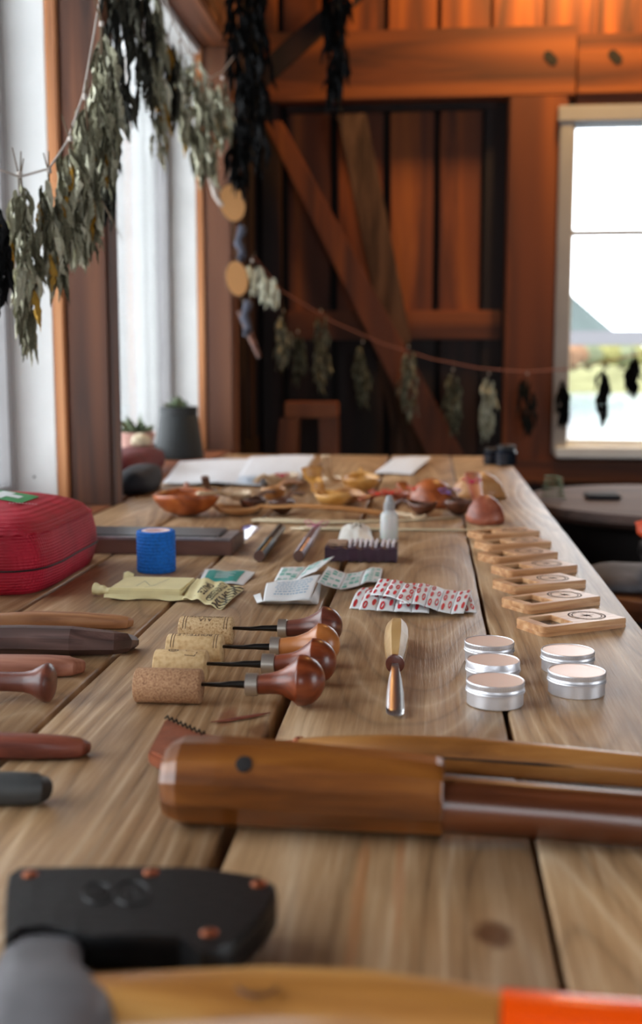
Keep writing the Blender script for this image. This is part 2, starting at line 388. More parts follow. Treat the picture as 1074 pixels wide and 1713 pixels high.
for (a, b) in wins:
    nw += 1
    wn = struct('window_%d' % nw)
    box('jamb', -.80, -.656, b - .0, b + .02, 0, WZ, 'paint', wn, .002)
    box('jamb', -.80, -.656, a - .02, a, 0, WZ, 'paint', wn, .002)
    box('outer_reveal', -.98, -.802, b - .004, b + .02, -.0, WZ, 'paint', wn, .002)
    box('casing', -.6555, -.635, b - .004, b + .018, -.0, WZ, 'casing', wn, .003)
    box('casing', -.6555, -.635, a - .018, a + .004, -.0, WZ, 'casing', wn, .003)
    box('window_head', -.80, -.640, a, b, WZ - .02, WZ, 'paint', wn, .002)
    box('sash_stile', -.765, -.728, b - .03, b - .001, .012, WZ - .02, 'paint_grey', wn, .003)
    box('sash_stile', -.765, -.728, a + .001, a + .03, .012, WZ - .02, 'paint_grey', wn, .003)
    box('sash_rail', -.765, -.728, a + .03, b - .03, .0, .035, 'paint_grey', wn, .003)
    box('sash_rail', -.765, -.728, a + .03, b - .03, WZ - .055, WZ - .021, 'paint_grey', wn, .003)
    box('pane', -.749, -.745, a + .03, b - .03, .035, WZ - .055, 'glass', wn)
    box('window_sill', -.84, -.557, a - .0, b + .0, -.03, -.0005, 'table' if nw < 0 else 'post_y', wn, .003)
    portal((-1.0, (a + b) / 2, WZ / 2), (0, -PI / 2, 0), WZ, b - a)
# nail head in the near white jamb
p = PY(57, 798, 1.984); lathe('nail_head', [(.0022, 0), (.0022, .0012), (.001, .0016)], 'darksteel', bpy.data.objects['window_2'], 12, 'Y', (p.x, 1.984, p.z))
# ---- far wall
wf = struct('wall_far')
def fb(name, x0, y0, x1, y1, Y, th, mat, bev=.006):
    a = PY(x0, y0, Y); b = PY(x1, y1, Y)
    return box(name, a.x, b.x, Y, Y + th, min(a.z, b.z), max(a.z, b.z), mat, wf, bev)
# backing, in front of which all stands; leaves the window hole (x 948..1330, y 178..757)
h0 = PY(940, 757, YF); h1 = PY(1330, 182, YF)
box('backing', -.9, h0.x, YF + .09, YF + .12, FZ, CZ, 'dark', wf)
box('backing', h1.x, 3.4, YF + .09, YF + .12, FZ, CZ, 'dark', wf)
box('backing', h0.x, h1.x, YF + .09, YF + .12, FZ, h0.z, 'dark', wf)
box('backing', h0.x, h1.x, YF + .09, YF + .12, h1.z, CZ, 'dark', wf)
# upper vertical boards
xs = [556, 645, 734, 823, 912, 1001, 1090, 1179, 1268, 1357]
for i, x in enumerate(xs): fb('board', x + 5, -190, x + 86, 62, YF + .05, .02, 'redwood')
for x in (378, 467): fb('board', x + 5, -190, x + 86, 62, YF + .05, .02, 'redwood')
# long beam with a butt joint
fb('beam', 380, 56, 963, 160, YF - .03, .1, 'redwood_h')
fb('beam', 967, 56, 1500, 168, YF - .03, .1, 'redwood_h')
fb('trim_board', 968, 82, 1500, 146, YF - .045, .015, 'redwood_h', .004)
# right stile boards beside the window
fb('stile', 852, 158, 934, 812, YF - .03, .11, 'redwood')
fb('stile', 1340, 158, 1440, 812, YF - .03, .11, 'redwood')
# recess boards
for (a, b) in ((478, 556), (562, 643), (650, 727), (734, 806)):
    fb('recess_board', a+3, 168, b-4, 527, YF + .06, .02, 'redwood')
    fb('recess_board', a+3, 560, b-4, 812, YF + .065, .02, 'darkwood_and_shade')
fb('recess_stile', 812, 160, 850, 812, YF + .045, .04, 'darkwood_and_shade')  # darker wood colour puts the recess shadow on this stile
fb('recess_rail', 478, 520, 838, 568, YF + .035, .05, 'redwood_h')
fb('recess_rail', 478, 160, 838, 182, YF + .035, .05, 'darkwood_and_shade')
fb('stile', 436, 158, 470, 812, YF - .0, .08, 'darkwood_and_shade')  # dark tone paints the unlit corner left of the recess
fb('board', 380, 158, 434, 812, YF + .02, .08, 'darkwood_and_shade')  # corner shade put into this board's colour too
# wall below the window and beyond
fb('sill_beam', 853, 770, 1500, 812, YF - .045, .14, 'redwood_h')
for i in range(9):
    x = 380 + i * 124
    fb('board', x, 814, x + 119, 1090, YF - .005, .02, 'darkwood_and_shade')
# diagonal brace
def plank_px(name, tl, tr, br_, bl, Y, th, mat, lab=None, parent=wf):
    pts = [PY(*q, Y) for q in (tl, tr, br_, bl)]
    v = pts + [q + Vector((0, th, 0)) for q in pts]
    f = [(0, 1, 2, 3), (7, 6, 5, 4), (0, 4, 5, 1), (1, 5, 6, 2), (2, 6, 7, 3), (3, 7, 4, 0)]
    o = mk(name, v, f, mat, parent, label=lab); bevel(o, .006); return o
plank_px('brace', (440, 205), (470, 200), (800, 805), (735, 805), YF - .115, .08, 'redwood')
plank_px('brace', (330, -130), (420, -130), (600, -60), (585, 12), YF - .10, .06, 'redwood')
plank_px('brace', (610, -5), (600, -40), (445, 95), (440, 150), YF - .05, .015, 'darkwood_and_shade')
# bark slab leaning behind the brace (a thing)
sl = plank_px('bark_slab', (562, 192), (612, 188), (688, 572), (645, 600), YF - .032, .028, 'bark', None, None)
tag(sl, 'greyish rough-barked wooden slab leaning behind the diagonal brace on far wall', 'slab')
pl = plank_px('thin_pole', (630, 600), (648, 600), (693, 805), (672, 805), YF - .028, .02, 'bark', None, None)
tag(pl, 'thin grey-brown pole leaning on far wall left of the brace foot', 'pole')
# knots / bolt marks on the beam
for (x, y) in ((921, 97), (1028, 97)):
    q = PY(x, y, YF - .03)
    lathe('dark_knot', [(.022, 0), (.019, .001), (.006, .002)], M['dark'], wf, 14, 'Y', (q.x, YF - .047 if x > 960 else YF - .032, q.z), rfun=lambda a, i, z: 1 + .3 * math.sin(a * 2))
# ---- far window
wn = struct('window_4')
def wb(name, x0, y0, x1, y1, Y, th, mat='paint', bev=.004):
    a = PY(x0, y0, Y); b = PY(x1, y1, Y)
    return box(name, a.x, b.x, Y, Y + th, min(a.z, b.z), max(a.z, b.z), mat, wn, bev)
wb('casing', 938, 182, 947, 760, YF - .05, .10, 'paint_grey')
wb('casing', 1318, 182, 1340, 760, YF - .05, .10, 'paint_grey')
wb('casing', 935, 176, 1340, 196, YF - .055, .12, 'paint_grey')
wb('window_sill', 930, 748, 1344, 769, YF - .075, .17, 'paint')
wb('sash_stile', 944, 204, 949, 748, YF + .0, .035)
wb('sash_stile', 1305, 204, 1318, 748, YF + .0, .035)
wb('sash_rail', 949, 196, 1318, 207, YF + .0, .035)
wb('sash_rail', 949, 735, 1318, 749, YF + .0, .035)
wb('muntin', 949, 385, 1305, 391, YF + .004, .022, 'paint_grey')
wb('muntin', 1130, 207, 1137, 735, YF + .004, .022, 'paint_grey')
wb('pane', 958, 204, 1308, 740, YF + .014, .004, 'glass', 0)
a = PY(950, 740, YF); b = PY(1320, 205, YF)
portal(((a.x + b.x) / 2, YF + .14, (a.z + b.z) / 2), (-PI / 2, 0, 0), b.x - a.x, b.z - a.z)
# ---- right wall and back wall, behind and beside the camera: boarded, each with openings that let daylight in
wr = struct('wall_right')
for (y0, y1, z0, z1) in ((-2.6, 4.4, FZ, 0), (-2.6, 4.4, 1.3, CZ), (-2.6, -.8, 0, 1.3), (.6, 4.4, 0, 1.3)):
    box('board', 3.2, 3.3, y0, y1, z0, z1, 'darkwood_and_shade', wr)
portal((3.35, -.1, .65), (0, PI / 2, 0), 1.3, 1.4)
wbk = struct('wall_back')
for (x0, x1, z0, z1) in ((-.9, .0, FZ, CZ), (.9, 3.3, FZ, CZ), (0, .9, 1.3, CZ), (0, .9, FZ, -.1)):
    box('board', x0, x1, -2.7, -2.6, z0, z1, 'darkwood_and_shade', wbk)
portal((.45, -2.75, .6), (PI / 2, 0, 0), .9, 1.4)

# ------------------------------------------------------------------ outdoors beyond the far window
M['grass'] = flat('pale_shore_grass', C(122, 120, 88), .9, var=.25, vscale=.4, spec=0)
M['water'] = flat('lake_water', C(110, 130, 140), .12, bump=.3, bscale=1.2)
M['hill'] = flat('misty_hillside', C(86, 94, 92), .95, var=.25, vscale=.08, spec=0)
lake = mk('lake_water', [(-300, 6, -2.2), (400, 6, -2.2), (400, 400, -2.2), (-300, 400, -2.2)], [(0, 1, 2, 3)], 'water'); lake['kind'] = 'structure'
v, f = grid_data(lambda u, v: Vector((-60 + 260 * u, 92 + 160 * v, -2.4 + min(v * 6, 1) * (2.3 + .5 * N3(u * 20, v * 9)))), 60, 16)
g = mk('far_shore', v, f, 'grass', smooth=True); g['kind'] = 'structure'
def hillf(u, v):
    x = -120 + 330 * u; y = 180 + 160 * v; X0 = PY(930, 500, 230).x
    h = 17.5 * math.exp(-((x - X0 + 6) / 15) ** 2) + 13 * math.exp(-((x + 30) / 45) ** 2) + 2.6 * math.exp(-((x - 120) / 60) ** 2)
    return Vector((x, y, -2 + h * math.sin(PI * min(v * 1.6, 1)) * (1 + .12 * N3(u * 30, v * 5)) + 1.2 * N3(u * 55, v * 20)))
v, f = grid_data(hillf, 90, 24); g = mk('misty_hill', v, f, 'hill', smooth=True); g['kind'] = 'structure'
cols = {'yellow': C(126, 122, 78), 'orange': C(138, 104, 80), 'green': C(108, 112, 88), 'pale': C(118, 122, 96)}
for k, c in cols.items(): M['tree_' + k] = flat('autumn_foliage_' + k, c, .9, var=.3, vscale=1.2, spec=0)
M['railgrey'] = flat('weathered_rail', C(118, 116, 118), .8, spec=0)
M['trunk'] = flat('tree_trunk', C(70, 60, 52), .9)
def blob(rr, seed, n=14, m=9):
    v = []; f = []
    for j in range(m + 1):
        th = PI * j / m
        for i in range(n):
            a = 2 * PI * i / n
            d = Vector((math.sin(th) * math.cos(a), math.sin(th) * math.sin(a), math.cos(th)))
            v.append(d * rr * (1 + .45 * N3(d.x * 2.5 + seed, d.y * 2.5, d.z * 2.5)))
    for j in range(m):
        for i in range(n):
            i2 = (i + 1) % n; f.append((j * n + i, j * n + i2, (j + 1) * n + i2, (j + 1) * n + i))
    return v, f
trs = [(958, 'orange', 1.1, 'rust-orange tree on the far lake shore'), (985, 'green', 1.0, 'green tree on far shore just right of the orange one'), (1012, 'yellow', 1.2, 'tall yellow tree on far shore at middle of window view'),
       (1040, 'pale', 1.1, 'pale green tree on far shore seen beside hanging bunch'), (1064, 'yellow', 1.1, 'yellow tree on far shore nearest the picture edge')]
for i, (x, c, s, lab) in enumerate(trs):
    q = PY(x, 645, 94 + 5 * i); t = thing('shore_tree', lab, 'tree', (q.x, 94 + 5 * i, -.1), group='trees on the far shore')
    v, f = blob(s, i * 3.1); mk('crown', [Vector(a) + Vector((0, 0, s * .95)) for a in v], f, 'tree_' + c, t, True)
    lathe('trunk', [(.2, -.3), (.14, 1.2)], 'trunk', t, 8)
# weathered rail outdoors
q0 = PY(915, 553, 7.5); q1 = PY(1290, 577, 7.5)
t = thing('deck_railing', 'pale grey outdoor handrail seen through the far window', 'railing', (q0.x, 7.5, q1.z))
box('handrail', -2.0, 4.0, 0, .09, 0, q0.z - q1.z - .0, 'railgrey', t, .005)
for x in (-1.2, 1.9, 3.5): box('post', x, x + .09, 0, .09, -1.6, 0, 'railgrey', t, .005)
# ------------------------------------------------------------------ the plank table
ex = [-.553, P(175, 935).x, P(215, 1075).x, P(455, 1220).x, P(893, 1410).x, P(1074, 1051).x]
gaps = [.004, .0055, .0060, .0085, .0036, 0]
YJ = P(760, 886).y; YE = 3.12
tb = thing('plank_table', 'long weathered plank table running from the camera to the far wall', 'table', (0, 0, 0))
def plank(x0, x1, y0, y1, dz, seed):
    n = 40; secs = []
    for i in range(n + 1):
        y = y0 + (y1 - y0) * i / n; e0 = .0008 * N3(y * 9, seed); e1 = .0008 * N3(y * 9, seed + 5); b = .0018
        a, c = x0 + e0, x1 + e1
        zb = -.038
        secs.append([(a, y, zb), (c, y, zb), (c, y, dz - b), (c - b * .4, y, dz - b * .35), (c - b, y, dz), (a + b, y, dz), (a + b * .4, y, dz - b * .35), (a, y, dz - b)])
    o = loft('plank', secs, 'table', tb); return o
for i in range(5):
    a = ex[i] + gaps[i] / 2; c = ex[i + 1] - gaps[i + 1] / 2
    yj = YJ if i > 0 else YJ + .5
    plank(a, c, .12, yj - .0012, -.0002 * (i % 2), i * 3.3)
    plank(a, c, yj + .0012, YE, -.0003 * ((i + 1) % 2), i * 3.3 + 50)
box('apron', ex[5] - .06, ex[5] - .03, .3, 3.0, -.14, -.04, 'post_y', tb, .003)
for y in (.4, YJ - .03, 2.85): box('crossbar', -.5, ex[5] - .062, y, y + .07, -.085, -.0385, 'post_y', tb, .003)
for y in (.42, 2.86):
    for x in (-.48, ex[5] - .13): box('leg', x, x + .065, y, y + .065, FZ, -.0855, 'post', tb, .004)

# ------------------------------------------------------------------ tins
def tin(px, py, r, h, label, knurl=True, tilt=0, lidz=0):
    q = P(px, py); t = thing('round_tin', label, 'tin', (q.x, q.y, 0), R.uniform(0, 6), 'aluminium tins')
    hb = h * .52
    lathe('tin_base', [(r * .93, 0), (r * .955, .0006), (r * .955, hb), (r * 1.0, hb + .0004), (r * 1.005, hb + .0013), (r * .985, hb + .002), (r * .9, hb + .0021)], 'alu', t, 64)
    z0 = hb + .0022 + lidz; z1 = h + lidz
    if knurl:
        fn = lambda a, i, z: 1 - (.012 * (0.5 + .5 * math.cos(a * 72)) if i in (6, 7) else 0)
        pr = [(r * .9, z0), (r * .975, z0), (r * .99, z0 + .0006), (r * .975, z0 + .0014), (r * .965, z0 + .0022), (r * .968, z0 + .0028), (r * .985, z0 + .0032), (r * .985, z1 - .0014), (r * .985, z1 - .0008), (r * .965, z1 - .0001), (r * .94, z1), (r * .925, z1 - .0005), (r * .4, z1 - .00055), (.0001, z1 - .0006)]
        lathe('tin_lid', pr, 'alu', t, 288, rfun=fn)
    else:
        pr = [(r * .9, z0), (r * .985, z0), (r * .995, z0 + .0006), (r * .985, z0 + .0012), (r * .975, z0 + .002), (r * .975, z1 - .001), (r * .955, z1), (r * .93, z1), (r * .915, z1 - .0006), (.0001, z1 - .0006)]
        l = lathe('tin_lid', pr, 'alu', t, 72); l.rotation_euler = (0, .0, 0)
    return t
tin(828, 1176, .0218, .0180, 'front left aluminium tin with ridged lid, nearest the gouge')
tin(824, 1141, .0216, .0185, 'middle aluminium tin of the left column with a smooth-sided lid', knurl=False)
tin(818, 1106, .0212, .0178, 'rearmost tin of the left column, partly hidden')
tin(964, 1158, .0222, .0175, 'front right aluminium tin with ridged lid near table edge')
tin(949, 1120, .0220, .0168, 'rear right aluminium tin behind the front right one')

# ------------------------------------------------------------------ compass boxes (slotted wooden blocks)
M['maple'] = wood('pale_maple', C(176, 122, 78), C(202, 150, 104), C(226, 184, 138), 'X', 120, .34, .15, 10)
M['slot'] = flat('dark_slot_glass', C(26, 24, 22), .12)
M['engrave'] = flat('burnt_engraving', C(44, 26, 16), .8)
fl = [((909.5, 1067), (1046, 1050)), ((884.6, 1028.8), (1012.8, 1011)), ((861, 996), (981, 983.7)), ((856.6, 969), (966, 958)), ((833, 946), (939, 935)), ((819, 924), (926.6, 916.8)), ((807, 906), (908, 899))]
cl = ['wooden compass block nearest the camera, beside the tins', 'second wooden compass block from the front of the row', 'third wooden compass block from the front of the row', 'middle block of the seven compass blocks in the row', 'fifth wooden compass block counting from the front', 'sixth compass block, second from the far end of row', 'farthest wooden compass block at the end of the row']
LB, WB, TB = .0955, .0475, .0095
def compass_block(i):
    (a, b) = fl[i]; A = P(*a); B = P(*b); u = (B - A); ang = math.atan2(u.y, u.x)
    t = thing('compass_block', cl[i], 'wooden block', (A.x, A.y, 0), ang, 'engraved wooden compass blocks')
    if i == 0:
        # frame with an open slot, x along the length, y away from the camera
        s0, s1, w0, w1 = .0115, .038, .0075, .0405
        cx = .0045
        v = []; f = []
        ol = [(cx, 0), (LB, 0), (LB, WB), (cx, WB), (0, WB - cx), (0, cx)]
        vb, fb_ = loft_data([[(x, y, 0) for x, y in ol], [(x, y, TB - .006) for x, y in ol]]); bevel(mk('block_base', vb, fb_, 'maple', t), .0005)
        out = [(cx, 0), (LB, 0), (LB, WB), (cx, WB), (0, WB - cx), (0, cx)]
        inn = [(s0 + .004, w0), (s1, w0), (s1, w1), (s0 + .004, w1), (s0, w1 - .001), (s0, w0 + .001)]
        for z in (TB - .006, TB):
            v += [(x, y, z) for x, y in out] + [(x, y, z) for x, y in inn]
        for k in range(6):
            k2 = (k + 1) % 6
            f += [(k, k2, 12 + k2, 12 + k), (6 + k2, 6 + k, 18 + k, 18 + k2), (12 + k, 12 + k2, 18 + k2, 18 + k), (k2, k, 6 + k, 6 + k2)]
        o = mk('block_top', v, f, 'maple', t); bevel(o, .0006)
        box('slot_glass', s0 + .001, s1 - .001, w0 + .001, w1 - .001, TB - .0059, TB - .0045, 'slot', t)
        ef = lambda u, v: Vector((u, v, TB))
        pol = ringpolys(.068, .0245, .0180, .0180, .0014, 40) + ringpolys(.068, .0245, .0145, .0145, .0010, 36)
        for k in range(8):
            a_ = k * PI / 4; L = .0105 if k % 2 == 0 else .0062; c, s = math.cos(a_), math.sin(a_)
            pol.append([(.068 + c * L, .0245 + s * L), (.068 - s * .0020, .0245 + c * .0020), (.068, .0245)])
        for k in range(36):
            if k % 3: a_ = k * PI / 18; c, s = math.cos(a_), math.sin(a_); pol.append([(.068 + c * .0150, .0245 + s * .0150), (.068 + c * .0166, .0245 + s * .0166), (.068 + c * .0166 - s * .0006, .0245 + s * .0166 + c * .0005), (.068 + c * .0150 - s * .0006, .0245 + s * .0150 + c * .0005)])
        conform('compass_engraving', pol, ef, 'engrave', t, .0001, world=False)
        return t
b0 = compass_block(0)
for i in range(1, 7):
    (a, b) = fl[i]; A = P(*a); B = P(*b); u = B - A
    copytree(b0, None, (A.x, A.y, 0), math.atan2(u.y, u.x), cl[i])

# ------------------------------------------------------------------ palm gouges and corks
def gouge(kx, ky, bx0, fx0, fx1, rimx, endx, ay, rb, hcol, lab, cork):
    """palm gouge lying along x; ay = pixel row of the blade axis at z=za"""
    za = .0148
    p_f0 = P(fx0, ay, za); p_f1 = P(fx1, ay, za); p_rim = P(rimx, ay + 2, rb); p_end = P(endx, ay + 2, rb); p_b0 = P(bx0, ay + 1, .0125)
    root = thing('palm_gouge', lab, 'gouge', (p_f0.x, p_f0.y, 0), 0, 'palm gouges with corks on their blades')
    L = p_end.x - p_f0.x; y = p_f0.y
    X = lambda p: p.x - p_f0.x
    h0 = X(p_f1); hr = X(p_rim); he = L; rf = .0074
    zz = lambda x: za + (rb - za) * max(0, min(1, (x - h0) / (hr - h0))) + .0006
    def sec(x, r, n=28): return [(x, r * math.cos(2 * PI * k / n), zz(x) + r * math.sin(2 * PI * k / n)) for k in range(n)]
    d = hr - h0
    pr = [(h0, rf * .98), (h0 + d * .12, rf * 1.02), (h0 + d * .3, rf * 1.05), (h0 + d * .45, rf * 1.13), (h0 + d * .6, rf * 1.32), (h0 + d * .74, rb * .66), (h0 + d * .86, rb * .80), (h0 + d * .95, rb * .93), (hr - .0004, rb * .995), (hr + .0002, rb)]
    dm = he - hr
    pr += [(hr + dm * s, rb * math.sqrt(max(0, 1 - (s * .985) ** 2.2))) for s in (.12, .3, .5, .68, .82, .92, .97, 1)]
    o = loft('handle', [sec(x, r) for x, r in pr], hcol, root, label=None); autosmooth(o, 40)
    lathe('ferrule', [(rf * .8, 0), (rf * 1.12, .0003), (rf * 1.12, h0 - .0006), (rf * 1.0, h0)], 'nickel', root, 28, 'X', (0, 0, za + .0006))
    # blade: round tang, hollow-ground towards the tip which sits in the cork
    xb = X(p_b0)
    bl = [(.002, .0030), (-.004, .0028), (xb * .35, .0024), (xb * .6, .0033), (xb * .85, .0028), (xb - .01, .0024)]
    secs = [[(x, r * math.cos(2 * PI * k / 14), za + .0004 + r * (.75 if x < xb * .5 else 1) * math.sin(2 * PI * k / 14) * (1 if math.sin(2 * PI * k / 14) < 0 or x > xb * .5 else .35)) for k in range(14)] for x, r in bl]
    loft('blade', secs, 'darksteel', root)
    # cork: a thing of its own
    lx0, lx1, rc, mat, clab, text = cork
    c0 = P(lx0, ky, rc); c1 = P(lx1, ky, rc); yc = (p_b0.y + y) / 2
    ct = thing('wine_cork', clab, 'cork', (c0.x, y, 0), 0, 'corks pushed on the gouge blades')
    Lc = c1.x - c0.x; e = .0012
    lathe('cork_body', [(rc * .9, 0), (rc * .97, e * .4), (rc, e), (rc * 1.0, Lc - e), (rc * .97, Lc - e * .4), (rc * .9, Lc)], mat, ct, 40, 'X', (0, 0, rc))
    if text:
        def cyl(u, v):   # u along x (0..1), v angle up from the camera side
            a_ = v * PI; return Vector((Lc * u, -rc * math.cos(a_), rc + rc * math.sin(a_)))
        pol = []
        if text == 'crest':
            pol = ringpolys(.36, .47, .10, .07, .02, 16, .02) + ringpolys(.36, .47, .05, .04, .015, 12, .012) + [[(.60, .30), (.62, .30), (.62, .46), (.60, .46)], [(.60, .30), (.80, .28), (.80, .295), (.60, .315)], [(.78, .29), (.80, .29), (.84, .40), (.82, .40)]]
            text = []
        for (s, cu_, cv, wu, hv, rot) in text: pol += place_text(s, cu_, cv, wu, hv, rot, .01)
        for uu in (.09, .14, .86, .91):
            if text: pol += [[(uu, v_), (uu + .012, v_), (uu + .012, v_ + .05), (uu, v_ + .05)] for v_ in [k * .05 for k in range(2, 18)]]
        conform('cork_print', pol, cyl, 'corkink', ct, .00015, world=False)
    elif cork[5] == '':
        pass
    return root
M['corkink'] = flat('brown_cork_ink', C(86, 62, 42), .8)
def corkm(name, a, b, c, sc):
    nt = NT(name); tc = nt.n('ShaderNodeTexCoord'); n1 = nt.n('ShaderNodeTexVoronoi', i_Scale=sc); n2 = nt.n('ShaderNodeTexNoise', i_Scale=sc * .8, i_Detail=5.0)
    nt.l(tc.outputs['Object'], n1.inputs['Vector']); nt.l(tc.outputs['Object'], n2.inputs['Vector'])
    ad = nt.n('ShaderNodeMath', operation='MULTIPLY_ADD'); ad.inputs[1].default_value = .25; nt.l(n1.outputs['Distance'], ad.inputs[0]); nt.l(n2.outputs['Fac'], ad.inputs[2])
    r = ramp(nt, [(.38, a), (.55, b), (.75, c)]); nt.l(ad.outputs[0], r.inputs[0]); nt.l(r.outputs[0], nt.b.inputs['Base Color']); nt.b.inputs['Roughness'].default_value = .8
    bp = nt.n('ShaderNodeBump', i_Strength=.4, i_Distance=.0006); nt.l(ad.outputs[0], bp.inputs['Height']); nt.l(bp.outputs[0], nt.b.inputs['Normal']); return nt.m
M['cork_a'] = corkm('agglomerated_cork', C(108, 72, 46), C(156, 112, 78), C(184, 142, 104), 900)
M['cork_b'] = corkm('natural_cork', C(184, 148, 100), C(200, 164, 114), C(212, 180, 132), 300)
M['cork_c'] = corkm('speckled_cork', C(150, 112, 72), C(196, 160, 112), C(212, 182, 138), 700)
M['h_red'] = wood('red_brown_pear_handle', C(84, 34, 14), C(120, 52, 24), C(146, 72, 36), 'X', 90, .34, .05, 10, .2)
M['h_dark'] = wood('dark_plum_handle', C(74, 34, 24), C(104, 52, 38), C(124, 68, 50), 'X', 90, .36, .05, 10, .2)
M['h_org'] = wood('orange_tan_handle', C(146, 80, 32), C(176, 104, 50), C(194, 126, 72), 'X', 90, .34, .05, 10, .2)
gouge(0, 1146, 340, 411, 433, 497, 541, 1146, .0188, 'h_red', 'nearest palm gouge with glossy red-brown mushroom handle', (227, 339, .0129, 'cork_a', 'dark speckled cork without print, nearest the camera', None))
gouge(0, 1107, 353, 438, 461, 520, 561, 1112, .0180, 'h_red', 'second palm gouge from the front with red-brown handle', (265, 352, .0126, 'cork_b', 'plain pale cork with faint crest print, second nearest', 'crest'))
gouge(0, 1081, 378, 452, 469, 530, 567, 1083, .0176, 'h_org', 'third palm gouge with lighter orange-tan handle', (284, 377, .0122, 'cork_b', 'pale cork printed with upside-down lettering BOUTEILLE', [('BOUTEILLE', .5, .47, .62, .13, 2)]))
gouge(0, 1055, 391, 465, 481, 538, 571, 1052, .0176, 'h_dark', 'rearmost palm gouge with dark plum-brown handle', (300, 390, .0122, 'cork_c', 'rearmost cork, speckled and printed PROPRIETE upside down', [('PROPRIETE', .5, .50, .62, .13, 2), ('A LA', .5, .34, .24, .10, 2)]))

# ------------------------------------------------------------------ gouge lying towards the camera
M['h_pale'] = wood('pale_boxwood_handle', C(150, 112, 62), C(192, 152, 94), C(212, 178, 122), 'Y', 90, .4, .1, 10)
def to_cam_gouge():
    a = P(664, 1048, .011); b = P(661, 1112, .009); c = P(661, 1195, .003)
    root = thing('carving_gouge', 'single gouge with pale octagonal handle, its steel blade towards camera', 'gouge', (b.x, b.y, 0))
    Lh = a.y - b.y; dx = (a.x - b.x) / Lh
    def octs(y, r, z): return [(dx * y + r * math.cos(PI / 8 + k * PI / 4), y, z + r * math.sin(PI / 8 + k * PI / 4)) for k in range(8)]
    loft('handle', [octs(0, .0062, .0105), octs(.004, .0068, .0105), octs(Lh * .25, .0090, .0108), octs(Lh * .55, .0112, .0112), octs(Lh * .8, .0108, .0112), octs(Lh * .97, .0092, .0112), octs(Lh, .0078, .0112)], 'h_pale', root, smooth=False)
    lathe('collar', [(.0055, 0), (.0075, .0006), (.0078, .003), (.0068, .005)], 'h_dark', root, 24, 'Y', (0, -.005, .0105))
    Lb = c.y - b.y; ddx = (c.x - b.x)
    secs = []
    for s, wd, z, dp, th in [(0, .0022, .0105, 0, .0022), (.12, .0030, .0105, 0, .0028), (.22, .0034, .0098, .001, .003), (.4, .0050, .0078, .0022, .0026), (.65, .0064, .0050, .0034, .0018), (.9, .0068, .0034, .0036, .0010), (1, .0062, .0026, .0030, .0004)]:
        y = Lb * s; x0 = ddx * s; n = 10
        top = [(x0 + wd * math.cos(PI * k / n), y, z - dp * math.sin(PI * k / n) * .8 + dp * .6 + th * .5) for k in range(n + 1)]
        bot = [(x0 + wd * math.cos(PI * k / n), y, z - dp * math.sin(PI * k / n) * .8 + dp * .6 - th * (.5 + .3 * math.sin(PI * k / n))) for k in range(n, -1, -1)]
        secs.append(top + bot)
    loft('blade', secs, 'steel', root, smooth=True)
to_cam_gouge()

# ------------------------------------------------------------------ handles at the left edge
M['tan'] = wood('tan_handle_wood', C(140, 90, 56), C(176, 120, 78), C(194, 142, 98), 'X', 110, .5, .12, 12)
M['walnut'] = wood('dark_walnut', C(56, 38, 34), C(82, 58, 52), C(108, 80, 72), 'X', 110, .5, .15, 12)
M['pinkw'] = wood('pinkish_brown_wood', C(138, 84, 64), C(164, 106, 84), C(184, 128, 104), 'X', 110, .5, .1, 12)
M['rosew'] = wood('red_brown_rosewood', C(82, 36, 26), C(118, 58, 42), C(148, 82, 62), 'X', 110, .42, .1, 12)
M['greyw'] = flat('dark_grey_handle', C(62, 64, 64), .5, bump=.2, var=.2, vscale=60)
def flat_handle(lab, mat, pts, pw=.75, n=20, name='tool_handle', rot=0, smooth='auto'):
    """pts: (x px, centre y px, half height px, depth ratio)"""
    secs = []; c0 = None
    P0 = P(pts[-1][0], pts[-1][1], .01)
    t = thing(name, lab, 'tool handle', (P0.x, P0.y, 0))
    L = []
    for (x, y, hh, dr) in pts:
        z = .01
        for _ in range(4):
            q = P(x, y, z); d = (ray(x, y).normalized()).y; sc = F_ / ((q - CAM).dot(CM @ Vector((0, 0, -1)))); rz = hh / sc / math.hypot(math.cos(.28), math.sin(.28) * dr); z = rz
        L.append((Vector((q.x - P0.x, q.y - P0.y, rz)), (rz * dr, rz)))
    rail('handle', [a for a, _ in L], [b for _, b in L], mat, t, n, pw, smooth=smooth, rot=rot)
    return t
flat_handle('slim tan wooden handle, rearmost at the left edge', 'tan', [(-190, 1040, 12, 1), (-90, 1040, 13, 1.1), (0, 1040, 14, 1.1), (60, 1037, 14.5, 1.1), (130, 1038, 14, 1.1), (190, 1040, 12, 1.1), (210, 1041, 10.5, 1.1), (216, 1041, 8, 1.1)])
flat_handle('dark walnut faceted handle in front of the tan one', 'walnut', [(-190, 1070, 23, 1.1), (-60, 1070, 24, 1.1), (40, 1070, 25, 1.1), (120, 1072, 25, 1.1), (190, 1075, 20, 1.1), (206, 1075, 18, 1.1), (224, 1074, 10, 1)], 1, 8, smooth=False, rot=.39)
flat_handle('pinkish-brown rounded handle behind the knobbed one', 'pinkw', [(-160, 1112, 18, 1.4), (0, 1113, 18, 1.4), (80, 1114, 18, 1.4), (118, 1114, 16, 1.4), (127, 1114, 13, 1.4), (131, 1114, 8, 1.3)], .7)
def knobbed():
    q = P(80, 1142, .0148); t = thing('tool_handle', 'brown turned handle ending in a flared round knob', 'tool handle', (q.x, q.y, 0))
    pr = [(-.11, .0078), (-.05, .0074), (-.03, .0072), (-.018, .0076), (-.012, .0090), (-.007, .0118), (-.003, .0140), (-.0005, .0147), (.0015, .0142), (.0035, .0115), (.0048, .007), (.005, .002)]
    lathe('handle', [(r, x) for x, r in pr], 'h_dark', t, 32, 'X', (0, 0, .0148))
knobbed()
